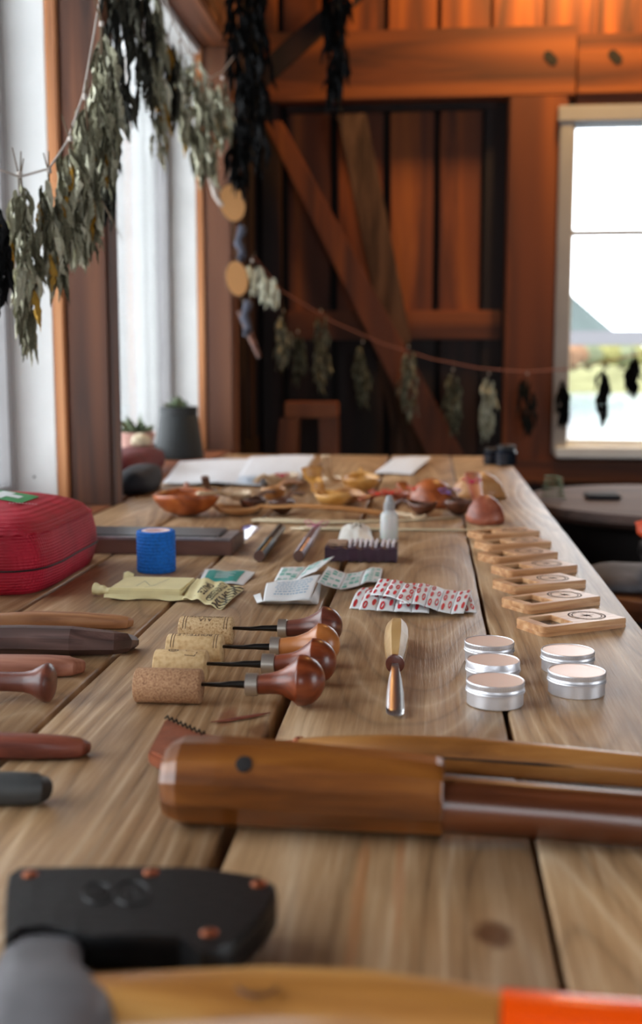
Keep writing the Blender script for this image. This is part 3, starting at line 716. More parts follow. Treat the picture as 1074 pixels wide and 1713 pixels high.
flat_handle('red-brown chamfered handle alone at the left edge', 'rosew', [(-180, 1245, 22, 1.1), (-40, 1247, 23, 1.1), (60, 1249, 21, 1.1), (110, 1250, 19, 1.1), (130, 1250, 17, 1.1), (144, 1250, 11, 1)], .8, 12)
flat_handle('short dark grey handle end in front of the red-brown one', 'greyw', [(-180, 1316, 29, 1), (-40, 1318, 28, 1), (40, 1319, 27, 1), (62, 1319, 26, 1), (71, 1319, 21, 1)], .9, 18)

# ------------------------------------------------------------------ big octagonal mallet-like piece with handle
M['oak'] = wood('honey_brown_carved_wood', C(70, 34, 8), C(118, 66, 22), C(150, 92, 36), 'X', 60, .32, .2, 9, .25)
M['oakdark'] = wood('dark_brown_handle_wood', C(58, 26, 10), C(100, 52, 26), C(124, 72, 40), 'X', 80, .3, .12, 12, .3)
def mallet():
    a = P(282, 1304, .0235); b = P(742, 1336, .0202)
    t = thing('wooden_mallet', 'large faceted honey-brown wooden mallet with round handle lying across the table', 'mallet', (a.x, a.y, 0))
    L = (b - a); ang = math.atan2(L.y, L.x); t.rotation_euler = (0, 0, ang); l = math.hypot(L.x, L.y)
    n = 12
    def sec(x, r, z, j=0): return [(x + j * .0006 * N3(k, x * 40), r * (1 + .02 * N3(k * 3.1, x * 14)) * math.cos(2 * PI * (k + .5) / n), z + r * (1 + .02 * N3(k * 3.1, x * 14)) * math.sin(2 * PI * (k + .5) / n)) for k in range(n)]
    secs = [sec(-.0005, .0185, .0235), sec(.003, .0212, .0235, 1), sec(.009, .0236, .0238, 1), sec(.03, .0240, .0242), sec(.06, .0236, .0238), sec(.09, .0228, .023), sec(.12, .0219, .0222), sec(l - .004, .0208, .0212), sec(l - .001, .0204, .0208), sec(l, .0195, .0205)]
    loft('head', secs, 'oak', t, smooth=False)
    for x, k in ((.050, 1), (.054, 1), (.058, 1)):
        pass
    bh = lathe('bore_hole', [(.0044, -.003), (.0044, .0004), (.0034, .0006)], 'dark', t, 24); bh.location = (.0455, -.0170, .0405); bh.rotation_euler = (.80, 0, 0)
    e = P(1200, 1385, .0140); e2 = t.matrix_basis.inverted() @ e if False else None
    iv = (Matrix.Translation(t.location) @ t.rotation_euler.to_matrix().to_4x4()).inverted()
    pts = [iv @ P(735, 1344, .019), iv @ P(850, 1353, .0175), iv @ P(960, 1362, .0160), iv @ P(1074, 1371, .0150), iv @ P(1230, 1384, .0145)]
    rail('handle', pts, [(.0148, .0148), (.0146, .0146), (.0140, .0142), (.0138, .0138), (.0138, .0135)], 'oakdark', t, 16, .95)
mallet()
def sheath_knife():
    pts = [P(502, 1252, .0085), P(560, 1254, .0100), P(650, 1258, .0115), P(760, 1263, .012), (P(900, 1274, .0118)), P(1074, 1290, .0105), P(1230, 1303, .0095)]
    t = thing('carving_knife', 'long split wooden knife handle lying just behind the mallet, leather guard at its end', 'knife', (pts[0].x, pts[0].y, 0))
    iv = parent_inv(t)
    rail('handle', [iv @ q for q in pts], [(.0075, .0065), (.0095, .0085), (.0115, .0105), (.0120, .0112), (.0120, .0108), (.0105, .0098), (.0095, .009)], 'oak2', t, 18, .95)
    c = iv @ P(497, 1251, .008); d = (iv @ P(560, 1254, .0100) - iv @ P(502, 1252, .0085)).normalized()
    rail('copper_collar', [c - d * .0015, c, c + d * .003], [(.0075, .0065), (.0082, .0072), (.0080, .0070)], 'copper', t, 20)
    rail('blade_socket', [c - d * .012, c - d * .001], [(.0055, .004), (.006, .005)], 'copper', t, 12)
    # crack along the handle as a dark recessed seam
    cr = [iv @ q for q in (P(560, 1254, .0186), P(640, 1259, .0186), P(700, 1266, .0180), P(800, 1272, .0170), P(900, 1279, .0166), P(960, 1283, .0160))]
    rail('crack', cr, [.0002, .0005, .0005, .0006, .0009, .0002], 'dark', t, 6)
    sl_ = [P(247, 1256, .012), P(277, 1199, .012), P(332, 1224, .012), P(440, 1240, .012), P(488, 1246, .012), P(486, 1262, .012), P(283, 1274, .012)]
    v = [iv @ q for q in sl_] + [iv @ (q - Vector((0, 0, .0095))) for q in sl_]; n = len(sl_)
    f = [tuple(range(n)), tuple(range(2 * n - 1, n - 1, -1))] + [(k, (k + 1) % n, n + (k + 1) % n, n + k) for k in range(n)]
    o = mk('leather_sheath', v, f, 'brownleather', t); bevel(o, .002)
    e0 = iv @ P(277, 1199, .0125); e1 = iv @ P(345, 1229, .0125)
    for k in range(9):
        q = e0.lerp(e1, (k + .5) / 9); rail('stitch', [q + Vector((-.001, -.0035, .0006)), q + Vector((0, 0, .0014)), q + Vector((.001, .002, -.004))], .0007, 'leather', o, 6)
M['oak2'] = wood('light_split_oak', C(104, 60, 22), C(152, 98, 46), C(180, 126, 68), 'X', 60, .35, .2, 9, .2)
sheath_knife()
q = P(400, 1200); s = rail('wood_shaving', [P(352, 1208, .0012), P(390, 1203, .0012), P(430, 1196, .0012), P(452, 1192, .0012)], [(.0005, .0003), (.0035, .0005), (.003, .0005), (.0004, .0003)], 'rosew', None, 8)
tag(s, 'thin reddish sliver of wood in front of the corks', 'wood sliver')

# ------------------------------------------------------------------ axe with black leather cover
M['iron'] = flat('forged_grey_iron', C(112, 111, 114), .5, .3, bump=.6, bscale=90, var=.25, vscale=30)
M['hickory'] = wood('hickory_axe_handle', C(140, 84, 32), C(192, 134, 66), C(216, 166, 96), 'X', 60, .38, .1, 16, .4)
M['orange'] = flat('orange_paint', C(255, 84, 8), .22, Coat_Weight=.5)
M['s_knot'] = flat('dark_knot_mark', C(92, 56, 24), .7)
def axe():
    c0 = P(120, 1690, .017); t = thing('axe', 'axe lying on its side, grey iron head masked in black leather, orange-tipped handle', 'axe', (c0.x, c0.y, 0)); iv = parent_inv(t)
    rows = [(1500, 30, 250, .0165, .0015), (1545, 22, 190, .0165, .003), (1575, 6, 138, .0168, .0075), (1600, -10, 140, .0172, .011), (1630, -25, 178, .0178, .0150), (1655, -35, 201, .018, .0165), (1690, -45, 196, .018, .017), (1730, -50, 160, .018, .017), (1775, -50, 120, .018, .0165), (1800, -45, 100, .018, .0155)]
    secs = []
    for (y, xl, xr, zc, hz) in rows:
        a = P(xl, y, zc + hz * .8); b = P(xr, y, zc + hz * .8); yy = (a.y + b.y) / 2; cx = (a.x + b.x) / 2; hw = (b.x - a.x) / 2; n = 24
        s = []
        for k in range(n):
            an = 2 * PI * k / n; ca, sa = math.cos(an), math.sin(an)
            ca = math.copysign(abs(ca) ** .6, ca); sa = math.copysign(abs(sa) ** .6, sa)
            s.append(iv @ Vector((cx + hw * ca, yy, zc + hz * sa)))
        secs.append(s)
    loft('axe_head', secs, 'iron', t, smooth='auto')
    # leather cover: outline traced in plan at its own height
    zt = .0265
    out = [(10, 1482), (14, 1462), (30, 1451), (150, 1449), (330, 1450), (400, 1460), (436, 1466), (461, 1480), (463, 1494), (440, 1528), (395, 1572), (368, 1588), (335, 1594), (300, 1566), (240, 1562), (158, 1566), (112, 1554), (70, 1548), (28, 1552), (6, 1574), (7, 1530)]
    top = [P(x, y, zt) for x, y in out]
    cen = sum(top, Vector()) / len(top)
    def lay(z, s, dz=0): return [iv @ Vector((cen.x + (q.x - cen.x) * s, cen.y + (q.y - cen.y) * s, z)) for q in top]
    secs = [lay(.0115, .985), lay(.012, 1), lay(.0175, 1.003), lay(.0182, .992), lay(.0188, 1.003), lay(zt - .0012, 1), lay(zt, .985)]
    v, f = loft_data(secs, False); n = len(out); m0 = len(v)
    ctr = iv @ Vector((cen.x, cen.y, zt + .001)); v.append(ctr); v.append(iv @ Vector((cen.x, cen.y, .0115)))
    base = 6 * n
    # ring of inner vertices keeps the concave outline well filled
    f.append(tuple(base + k for k in range(n))); f.append(tuple(range(n - 1, -1, -1)))
    v = v[:m0]
    cov = mk('leather_cover', v, f, 'leather', t); autosmooth(cov, 40)
    for (x, y) in ((50, 1463), (252, 1460), (433, 1479), (350, 1561)):
        q = iv @ P(x, y, zt); lathe('rivet', [(.0034, 0), (.0034, .0005), (.0022, .0012), (.0012, .0013)], 'copper', cov, 20, 'Z', q - Vector((0, 0, .0002)), label='copper rivet')
    # rivet washers' shallow dimples and the embossed oval emblem
    pf = lambda u, v: P(u, v, zt + .00005)
    for (ex_, ey, ea, eb) in ((163, 1494, 24, 17), (221, 1494, 30, 20)):
        pts = [iv @ P(ex_ + ea * math.cos(a_), ey + eb * math.sin(a_), zt + .0001) for a_ in [k * 2 * PI / 28 for k in range(29)]]
        rail('embossed_ring', pts, .0006, 'leather', cov, 6)
    for x0, y0, x1, y1 in ((155, 1502, 160, 1486), (162, 1502, 172, 1484), (172, 1502, 180, 1490), (212, 1500, 220, 1486), (220, 1486, 230, 1500)):
        rail('embossed_mark', [iv @ P(x0, y0, zt), iv @ P(x1, y1, zt)], .0007, 'leather', cov, 6)
    hp = [(110, 1712), (170, 1710), (300, 1702), (450, 1695), (600, 1698), (740, 1716), (838, 1730)]
    rr = [(.0165, .015), (.0165, .015), (.0168, .0150), (.0165, .015), (.0160, .0148), (.0155, .0145), (.0152, .0142)]
    rail('handle', [iv @ P(x, y, .0165) for x, y in hp], rr, 'hickory', t, 22, .85)
    rail('knot_mark', [iv @ P(x, y, .0312) for x, y in ((398, 1652), (408, 1662), (430, 1667), (454, 1662), (464, 1652))], .0008, 's_knot', t, 6)
    hp = [(838, 1730), (900, 1736), (1000, 1745), (1120, 1754), (1250, 1762)]
    rail('painted_grip', [iv @ P(x, y, .0165) for x, y in hp], [(.0156, .0146)] * 5, 'orange', t, 22, .85, label='handle end painted glossy orange')
axe()
# ------------------------------------------------------------------ red first aid bag
M['zip'] = flat('black_zip', C(10, 8, 10), .6)
M['green'] = flat('green_patch', C(46, 140, 76), .6)
M['whitep'] = flat('white_print', C(216, 224, 224), .6)
M['greyp'] = flat('grey_print', C(200, 130, 142), .6)
def first_aid():
    a, b = .108, .130; q = P(56, 1000); y1 = P(158, 930).y
    cx, cy = q.x - a + .010, q.y + b - .006
    t = thing('first_aid_bag', 'red fabric first aid pouch with white cross on green patch', 'first aid kit', (cx, cy, 0))
    n = 72; pw = .36
    lv = [(.0, .90), (.004, .95), (.014, .985), (.027, 1.0), (.0285, .992), (.030, 1.0), (.045, .995), (.058, .975), (.066, .95)]
    def outline(s, z, wr=1):
        o = []
        for k in range(n):
            an = 2 * PI * k / n; ca, sa = math.cos(an), math.sin(an)
            x = a * s * math.copysign(abs(ca) ** pw, ca); y = b * s * math.copysign(abs(sa) ** pw, sa)
            w_ = 1 + wr * (.016 * N3(x * 22, y * 22, z * 30) + .012 * N3(x * 60, y * 60, z * 45))
            o.append(Vector((x * w_, y * w_, z)))
        return o
    def dome(x, y):
        s = ((abs(x) / (a * .95)) ** (2 / pw) + (abs(y) / (b * .95)) ** (2 / pw)) ** (pw / 2); s = min(s, 1)
        return .066 + .032 * (1 - s * s) ** .62 + .0016 * N3(x * 25, y * 25, 3) * (1 - s)
    secs = [outline(s, z) for z, s in lv]
    for s in (.93, .88, .8, .68, .52, .34, .15):
        o = []
        for p_ in outline(.95 * s / 1.0, .066, .6): o.append(Vector((p_.x, p_.y, dome(p_.x, p_.y))))
        secs.append(o)
    loft('pouch', secs, 'red', t, smooth=True)
    zl = outline(1.0, .0285); zl = zl + [zl[0]]
    rail('zip', zl, .0012, 'zip', t, 6)
    sm = outline(.953, .0665); sm = [p_ + Vector((0, 0, .0008 * math.sin(i * 1.7))) for i, p_ in enumerate(sm)]; sm.append(sm[0])
    rail('seam_piping', sm, .0013, 'red', t, 8)
    px_, py_ = -.490 - cx, 1.290 - cy
    fn = lambda u, v: Vector((px_ + (u - .5) * .060, py_ + (v - .5) * .064, dome(px_ + (u - .5) * .060, py_ + (v - .5) * .064)))
    def grid_polys(u0, u1, v0, v1, n_=8): return [[(u0 + (u1 - u0) * i / n_, v0 + (v1 - v0) * j / n_), (u0 + (u1 - u0) * (i + 1) / n_, v0 + (v1 - v0) * j / n_), (u0 + (u1 - u0) * (i + 1) / n_, v0 + (v1 - v0) * (j + 1) / n_), (u0 + (u1 - u0) * i / n_, v0 + (v1 - v0) * (j + 1) / n_)] for i in range(n_) for j in range(n_)]
    conform('green_patch', grid_polys(-.2, 1, 0, 1), fn, 'green', t, .0008, world=False)
    conform('white_cross', grid_polys(.08, .82, .36, .64) + grid_polys(.32, .58, .12, .36, 4) + grid_polys(.32, .58, .64, .88, 4), fn, 'whitep', t, .0012, world=False)
    bars = []
    for k in range(9):
        u = .86 + k * .042; v = -.22 + k * .055; bars.append([(u, v), (u + .030, v + .03), (u + .0, v + .11), (u - .03, v + .08)])
    conform('grey_lettering', bars, fn, 'greyp', t, .001, world=False)
first_aid()

# ------------------------------------------------------------------ blue wrap
M['bluewrap'] = flat('blue_cohesive_wrap', C(0, 104, 196), .75, bump=.6, bscale=900, var=.25, vscale=300)
M['core'] = flat('pale_card_core', C(238, 214, 212), .7)
q = P(262, 955); t = thing('bandage_roll', 'roll of blue cohesive bandage standing upright behind the gauze pack', 'bandage roll', (q.x, q.y, 0))
rb_, hb_ = .0232, .0495
pr = [(.0135, .001), (rb_ * .97, 0), (rb_, .0015)]
for k in range(1, 46): pr.append((rb_ * (1 + (.014 if (k // 2) % 2 else -.010)), .0015 + (hb_ - .003) * k / 46))
pr += [(rb_, hb_ - .0015), (rb_ * .97, hb_), (.0176, hb_), (.0172, hb_ - .0006), (.0172, .002)]
v, f = lathe_data(pr, 120, rfun=lambda a_, i, z: 1 + (.016 * N3(math.cos(a_) * 9, math.sin(a_) * 9, z * 500) if 2 < i < 47 else 0)); mk('wrap', v, f[:-2], 'bluewrap', t, True)
v, f = lathe_data([(.0171, .002), (.0171, hb_ + .0003), (.0135, hb_ + .0003), (.0135, .002)], 40)
mk('core', v, f[:-2] + [], 'core', t, 'auto')
lathe('core_floor', [(.0134, 0), (.0134, hb_ - .010)], 'core', t, 30)

# ------------------------------------------------------------------ gauze pack
M['cream'] = flat('cream_paper', C(232, 220, 166), .6, bump=.2, bscale=120, var=.05, vscale=60)
M['ink'] = flat('black_ink', C(28, 26, 24), .6)
def gauze():
    A = P(181, 1003); B = P(303, 1006); u = (B - A); ang = math.atan2(u.y, u.x); w_ = u.length; dp = .070; h = .0125
    t = thing('gauze_pack', 'cream paper pack of compressed gauze, opened, with zebra-striped torn wrapper end', 'gauze pack', (A.x, A.y, 0), ang)
    o = box('pad', 0, w_, 0, dp, .001, h, 'cream', t, .0015)
    # wrapper skirt in front, wavy lower edge
    def fr(u, v):
        x = -.004 + (w_ + .012) * u
        return Vector((x, -.0008 - .0018 * (1 - v) ** 1.3 - .002 * math.sin(u * 9) * (1 - v), .0010 + (h * .42) * v ** 1.2 + (.0010 * math.sin(u * 13 + 1) + .001) * (1 - v)))
    sheet('wrapper_front', fr, 40, 8, 'cream', t, world=False)
    def bk(u, v): return Vector((-.004 + .012 * u, dp * .93 + .008 * v, h * .3 + (h * .7 + .005 * (1 - abs(u - .4))) * v))
    sheet('wrapper_corner', bk, 8, 5, 'cream', t, world=False)
    # rolled left end
    def rl(u, v):
        a_ = v * 4.6; r = .0065 - .0035 * u
        return Vector((-.001 - .021 * (1 - u), .012 + .010 * (1 - u) - r * math.sin(a_) * 1.4, .0068 - r * math.cos(a_) + .0006 * math.sin(u * 14)))
    sheet('wrapper_rolled_end', rl, 14, 18, 'cream', t, world=False)
    # printed torn end on the right
    iv = parent_inv(t)
    c = [iv @ P(304, 1003, .0035), iv @ P(372, 1019, .0010), iv @ P(409, 984, .0030), iv @ P(330, 966, .0125)]
    bump_ = lambda u, v: Vector((0, 0, .0075 * math.sin(PI * min(1, u * 1.25)) * (1 - .3 * v) * (1 - u * .6) * (.6 + .4 * math.sin(v * 5)) + .0012 * math.sin(u * 19 + v * 4)))
    fn = corner_fn(*c, bump_)
    sheet('wrapper_torn_end', fn, 30, 20, 'cream', t, world=False)
    pol = place_text('COMPRESSED', .60, .52, .16, .82, 3, .01) + place_text('GAUZE', .38, .50, .15, .62, 3, .015)
    for k in range(9):     # zebra stripes
        v0 = k / 9
        n_ = 8; top = []; bot = []
        for i in range(n_ + 1):
            u = .72 + .27 * i / n_; m_ = .035 * math.sin(i * .9 + k * 1.7)
            top.append((u, min(.99, v0 + .075 + m_ - .02 * (i % 2)))); bot.append((u, max(0, v0 + .012 + m_)))
        for i in range(n_): pol.append([bot[i], bot[i + 1], top[i + 1], top[i]])
    for i in range(4): pol.append([(.26 + i * .012, .1), (.264 + i * .012, .1), (.264 + i * .012, .8), (.26 + i * .012, .8)])
    conform('printed_lettering', pol, fn, 'ink', t, .0006, world=False)
    pol = []
    for k in range(14): pol.append([(.02 + k * .007, .2), (.024 + k * .007, .2), (.024 + k * .007, .5), (.02 + k * .007, .5)])
    conform('barcode', pol, fr, 'ink', t, -.0006, world=False)
    tf = lambda u, v: Vector((w_ * u, dp * v, h))
    pol = []
    for (x0, y0, x1, y1) in ((.34, .2, .36, .62), (.36, .62, .5, .3), (.5, .3, .56, .25), (.56, .25, .66, .85), (.48, .1, .58, .3)):
        L = math.hypot(x1 - x0, y1 - y0); nx, ny = -(y1 - y0) / L * .004, (x1 - x0) / L * .006
        pol.append([(x0 - nx, y0 - ny), (x1 - nx, y1 - ny), (x1 + nx, y1 + ny), (x0 + nx, y0 + ny)])
    conform('pencil_line', pol, tf, 'greyp2', t, .0001, world=False)
M['greyp2'] = flat('pencil_grey', C(130, 126, 110), .7)
gauze()

# ------------------------------------------------------------------ packets
M['teal'] = flat('teal_print', C(36, 150, 140), .5)
M['tealpale'] = flat('pale_teal_print', C(96, 184, 168), .6)
M['packet'] = flat('white_packet_paper', C(228, 230, 230), .5, bump=.2, bscale=300)
M['blueink'] = flat('pale_blue_ink', C(158, 186, 206), .6)
M['redink'] = flat('red_ink', C(206, 26, 44), .6)
def add0(a): return lambda u, v: Vector((0, 0, a(u, v)))
t = thing('wipe_sachet', 'flat white sachet with teal printed centre beside the torn gauze wrapper', 'sachet', tuple(P(330, 977)))
fn = corner_fn(P(330, 978, .0015), P(407, 977, .0015), P(428, 956, .004), P(343, 953, .004), add0(lambda u, v: .003 * math.sin(PI * u) * math.sin(PI * v) + .001 * math.sin(u * 11)))
sheet('sachet_paper', fn, 20, 14, 'packet', t)
g_ = [[(.10 + .72 * i / 8, .1 + .8 * j / 6), (.10 + .72 * (i + 1) / 8, .1 + .8 * j / 6), (.10 + .72 * (i + 1) / 8, .1 + .8 * (j + 1) / 6), (.10 + .72 * i / 8, .1 + .8 * (j + 1) / 6)] for i in range(8) for j in range(6)]
conform('teal_print', g_, fn, 'teal', t, .0005)
conform('white_lines', [[(.3, .3 + k * .09), (.6 + .1 * (k % 2), .3 + k * .09), (.6 + .1 * (k % 2), .325 + k * .09), (.3, .325 + k * .09)] for k in range(5)], fn, 'packet', t, .0008)

t = thing('dressing_packet', 'white paper dressing packet with faint blue print and a curled right corner', 'packet', tuple(P(430, 1008)))
fn = corner_fn(P(440, 1006, .0075), P(519, 1003, .009), P(537, 962, .012), P(446, 976, .0045), add0(lambda u, v: .0025 * math.sin(PI * v) + .0006 * math.sin(u * 9)))
sheet('packet_face', fn, 24, 16, 'packet', t)
lip = corner_fn(P(430, 1009, .0006), P(531, 1011, .0006), P(519, 1003, .009), P(440, 1006, .0075), add0(lambda u, v: .0012 * math.sin(u * 12) * math.sin(PI * v)))
sheet('packet_fold', lip, 24, 8, 'packet', t)
fl1 = corner_fn(P(531, 1011, .0006), P(533, 1008, .001), P(539, 962, .0125), P(519, 1003, .009)); sheet('packet_side', fl1, 4, 10, 'packet', t)
fl2 = corner_fn(P(424, 996, .001), P(430, 1009, .0006), P(440, 1006, .0075), P(436, 992, .004)); sheet('packet_tab', fl2, 6, 6, 'packet', t)
pol = []
for j in range(7):
    u = .2 + .02 * (j % 3)
    while u < .84:
        L = R.uniform(.03, .09); v0 = .2 + j * .1; pol.append([(u, v0), (u + L, v0), (u + L, v0 + .045), (u, v0 + .045)]); u += L + .02
conform('blue_print', pol, fn, 'blueink', t, .0004)

def strip(name, lab, cs, nu, rows, inkm, mat, fold, grp, cat, style, wav=.0012, segs=None):
    """a joined strip of wrapped plasters: nu little packets side by side, each its own part"""
    t = thing(name, lab, cat, tuple(P(cs[0][0], cs[0][1])), group=grp)
    base = corner_fn(*[P(*c) for c in cs], add0(fold))
    for k in range(nu):
        f1 = (lambda k: lambda u, v: base((k + .015 + .97 * u) / nu, v) + Vector((0, 0, wav * math.sin(PI * u) * (.5 + .5 * math.sin(PI * v)) + .0006 * N3(u * 4, v * 5, k)))
             )(k)
        s = sheet('packet', f1, 8, 14, mat, t)
        pol = []
        if style == 'pill':
            for r in range(rows):
                v0 = (r + .5) / rows
                for (c_, off) in ((.27, 0), (.76, .5 / rows)):
                    vv = v0 + off * .6 + R.uniform(-.02, .02)
                    if vv > .95: continue
                    if R.random() < .5: pol.append(ellipse(c_, vv, .11, .36 / rows, 12, -.6))
                    else:
                        o = ellipse(c_, vv, .14, .40 / rows, 14, -.6); i_ = ellipse(c_, vv, .05, .24 / rows, 14, -.6)
                        pol += [[o[a_], o[(a_ + 1) % 14], i_[(a_ + 1) % 14], i_[a_]] for a_ in range(14)]
            pol = [[(min(.98, max(.02, x)), min(.99, max(.01, y))) for x, y in p_] for p_ in pol]
        else:
            for r in range(rows):
                for c_ in range(3):
                    if R.random() < .22: continue
                    u0 = .1 + c_ * .28; v0 = .06 + r * .9 / rows; hh = .62 / rows
                    if R.random() < .4: pol.append([(u0, v0), (u0 + .22, v0), (u0 + .22, v0 + hh), (u0, v0 + hh)])
                    else:
                        for g in range(3): pol.append([(u0, v0 + g * hh / 3), (u0 + R.uniform(.12, .23), v0 + g * hh / 3), (u0 + .2, v0 + g * hh / 3 + hh / 6), (u0, v0 + g * hh / 3 + hh / 6)])
        conform('print', pol, f1, inkm, s, .0006)
    return t
strip('plaster_strip', 'green-printed white plaster strip folded in a zigzag behind the white packet', [(458, 972, .001), (530, 974, .003), (560, 948, .003), (470, 950, .002)], 2, 6, 'tealpale', 'packet', lambda u, v: .013 * max(0, u - .45) / .55, 'green and white plaster strips', 'plaster strip', 'box')
strip('plaster_strip', 'lower half of green-printed plaster strip running right from the fold peak', [(530, 974, .0165), (636, 974, .0010), (641, 951, .0015), (548, 947, .0165)], 3, 6, 'tealpale', 'packet', lambda u, v: -.008 * math.sin(PI * min(1, u * 1.3)) , 'green and white plaster strips', 'plaster strip', 'box')
G = 'red and white plaster strips in a loose pile'
strip('plaster_strip', 'lowest red-printed plaster strip, poking out at left of the pile', [(584, 1018, .0005), (664, 1024, .0005), (672, 985, .001), (604, 984, .001)], 3, 3, 'redink', 'packet', lambda u, v: .004 * math.sin(PI * v), G, 'plaster strip', 'pill')
strip('plaster_strip', 'red-printed plaster strip sandwiched in the middle of the pile', [(600, 1020, .0055), (718, 1026, .0035), (722, 990, .005), (616, 988, .0075)], 4, 3, 'redink', 'packet', lambda u, v: .003 * math.sin(PI * v), G, 'plaster strip', 'pill')
strip('plaster_strip', 'red-printed plaster strip tilted up at the top left of pile', [(619, 996, .0110), (684, 1011, .0115), (700, 985, .0150), (634, 969, .0165)], 3, 3, 'redink', 'packet', lambda u, v: .003 * math.sin(PI * u), G, 'plaster strip', 'pill')
strip('plaster_strip', 'longest red-printed plaster strip reaching right from the pile top', [(668, 1011, .0105), (776, 1026, .0040), (790, 988, .0040), (676, 978, .0125)], 5, 3, 'redink', 'packet', lambda u, v: .0025 * math.sin(PI * u * 2) + .002 * math.sin(PI * v), G, 'plaster strip', 'pill')
strip('plaster_strip', 'short red-printed plaster strip end at far right of pile', [(752, 1024, .001), (798, 1027, .0008), (788, 995, .001), (748, 992, .001)], 2, 3, 'redink', 'packet', lambda u, v: .001, G, 'plaster strip', 'pill')

# ------------------------------------------------------------------ rods, case, waxy block, pouch, bottle
M['rod'] = flat('dark_metal_rod', C(62, 66, 66), .3, .8, var=.3, vscale=80)
M['rod2'] = flat('lilac_metal_rod', C(150, 136, 144), .3, .8, var=.3, vscale=80)
M['rodend'] = flat('brown_end_cap', C(96, 66, 56), .5)
M['pinkrib'] = flat('pink_ribbon', C(206, 120, 146), .6)
def rod(lab, a, b, r, m, rib=False):
    A = P(*a, r); B = P(*b, r); d = B - A; L = math.hypot(d.x, d.y)
    t = thing('metal_rod', lab, 'metal rod', (A.x, A.y, 0), math.atan2(d.y, d.x), 'metal rods with brown end caps')
    lathe('rod_body', [(r * .93, .004), (r, .005), (r, L * .44), (r * 1.07, L * .445), (r * 1.07, L * .47), (r * .96, L * .475), (r * .92, L - .002), (r * .8, L)], m, t, 24, 'X', (0, 0, r * 1.07))
    lathe('end_cap', [(r * .9, 0), (r * .98, .0006), (r * .98, .004), (r * .9, .0045)], 'rodend', t, 24, 'X', (0, 0, r * 1.07))
    if rib:
        for s in (-1, 1):
            rail('ribbon_loop', [(L * .93, 0, r * 2), (L * .95, s * .010, r * 2 + .006), (L * .99, s * .018, r * 2 + .004), (L * .97, s * .012, r * 1.6), (L * .93, 0, r * 2)], (.0012, .0008), 'pinkrib', t, 6)
rod('dark metallic rod with brown end cap, left of the pair', (433, 931), (470, 884), .0073, 'rod')
rod('lilac-grey metallic rod with pink ribbon at its far end', (499, 931), (530, 884), .0070, 'rod2', True)
M['walbox'] = wood('walnut_case_wood', C(58, 34, 28), C(86, 54, 44), C(108, 72, 60), 'X', 60, .45, .15, 12)
M['stone'] = flat('grey_black_stone', C(58, 60, 66), .35, var=.15, vscale=40)
M['silver'] = flat('silvery_edge', C(170, 168, 172), .3, .7, var=.3, vscale=60)
M['clear'] = glass_mat('clear_film', (.95, .92, 1, 1), .12)
a = P(388, 930); b = P(110, 927); y1 = P(372, 883, .0215).y
t = thing('sharpening_stone_case', 'long low walnut case holding a dark sharpening stone behind the bandage roll', 'stone case', (b.x, a.y, 0))
Lc = a.x - b.x; Wc = y1 - a.y
box('case_base', 0, Lc, 0, Wc, 0, .019, 'walbox', t, .001)
box('edge_strip', .004, Lc - .004, .004, .012, .0192, .0225, 'silver', t, .0006)
box('stone', .01, Lc - .022, .016, Wc - .012, .0192, .0235, 'stone', t, .0012)
box('end_clip', Lc - .018, Lc - .004, .016, Wc - .02, .0192, .0215, 'silver', t, .0008)
M['violet'] = flat('violet_glint', C(120, 104, 200), .5)  # violet glint painted as a flat patch on the clear film
t = thing('clear_sleeve', 'transparent plastic sleeve with violet glint painted on one corner beside the stone case end', 'sleeve', tuple(P(392, 926)))
fn = corner_fn(P(392, 915, .002), P(412, 905, .002), P(440, 880, .006), P(404, 880, .020), add0(lambda u, v: .003 * math.sin(PI * u)))
sheet('film', fn, 8, 8, 'clear', t); conform('violet_glint', [[(.1, .75), (.5, .75), (.5, .95), (.1, .95)]], fn, 'violet', t, .001)

M['plum'] = flat('dark_plum_rubber', C(52, 24, 44), .45, bump=.3, bscale=120, var=.2, vscale=60)
M['pale_ridge'] = flat('pale_lilac_ridge', C(206, 196, 200), .4)
M['tanw2'] = flat('tan_wood_chip', C(160, 128, 104), .7, var=.3, vscale=120)
a = P(543, 940); b = P(664, 942); u = b - a; t = thing('ridged_block', 'dark plum block with pale ridged strips on top, in front of dropper bottle', 'block', (a.x, a.y, 0), math.atan2(u.y, u.x))
w_ = u.length; n = 26; secs = []
for i in range(n + 1):
    x = w_ * i / n; zb = .0022 * abs(math.sin(i * PI / 3.2)); zt = .0175 + .0012 * math.sin(i * 1.3); e = .0012 * math.sin(i * .9)
    secs.append([(x, e, zb), (x, e, zt), (x, .006 + e, zt + .001), (x, .048, zt + .001), (x, .05, zt - .001), (x, .05, zb)])
loft('block_body', secs, 'plum', t)
xx = w_ * .02; box('tan_wood_piece', xx, w_ * .30, .010, .044, .0182, .0225, 'tanw2', t, .001)
for k in range(9):
    x = w_ * (.34 + .072 * k) + (.002 if k > 5 else 0)
    rail('pale_ridge', [(x, .008, .0195), (x + .0005, .025, .0222), (x + .001, .046, .0215)], (.0021, .0026), 'pale_ridge', t, 8)

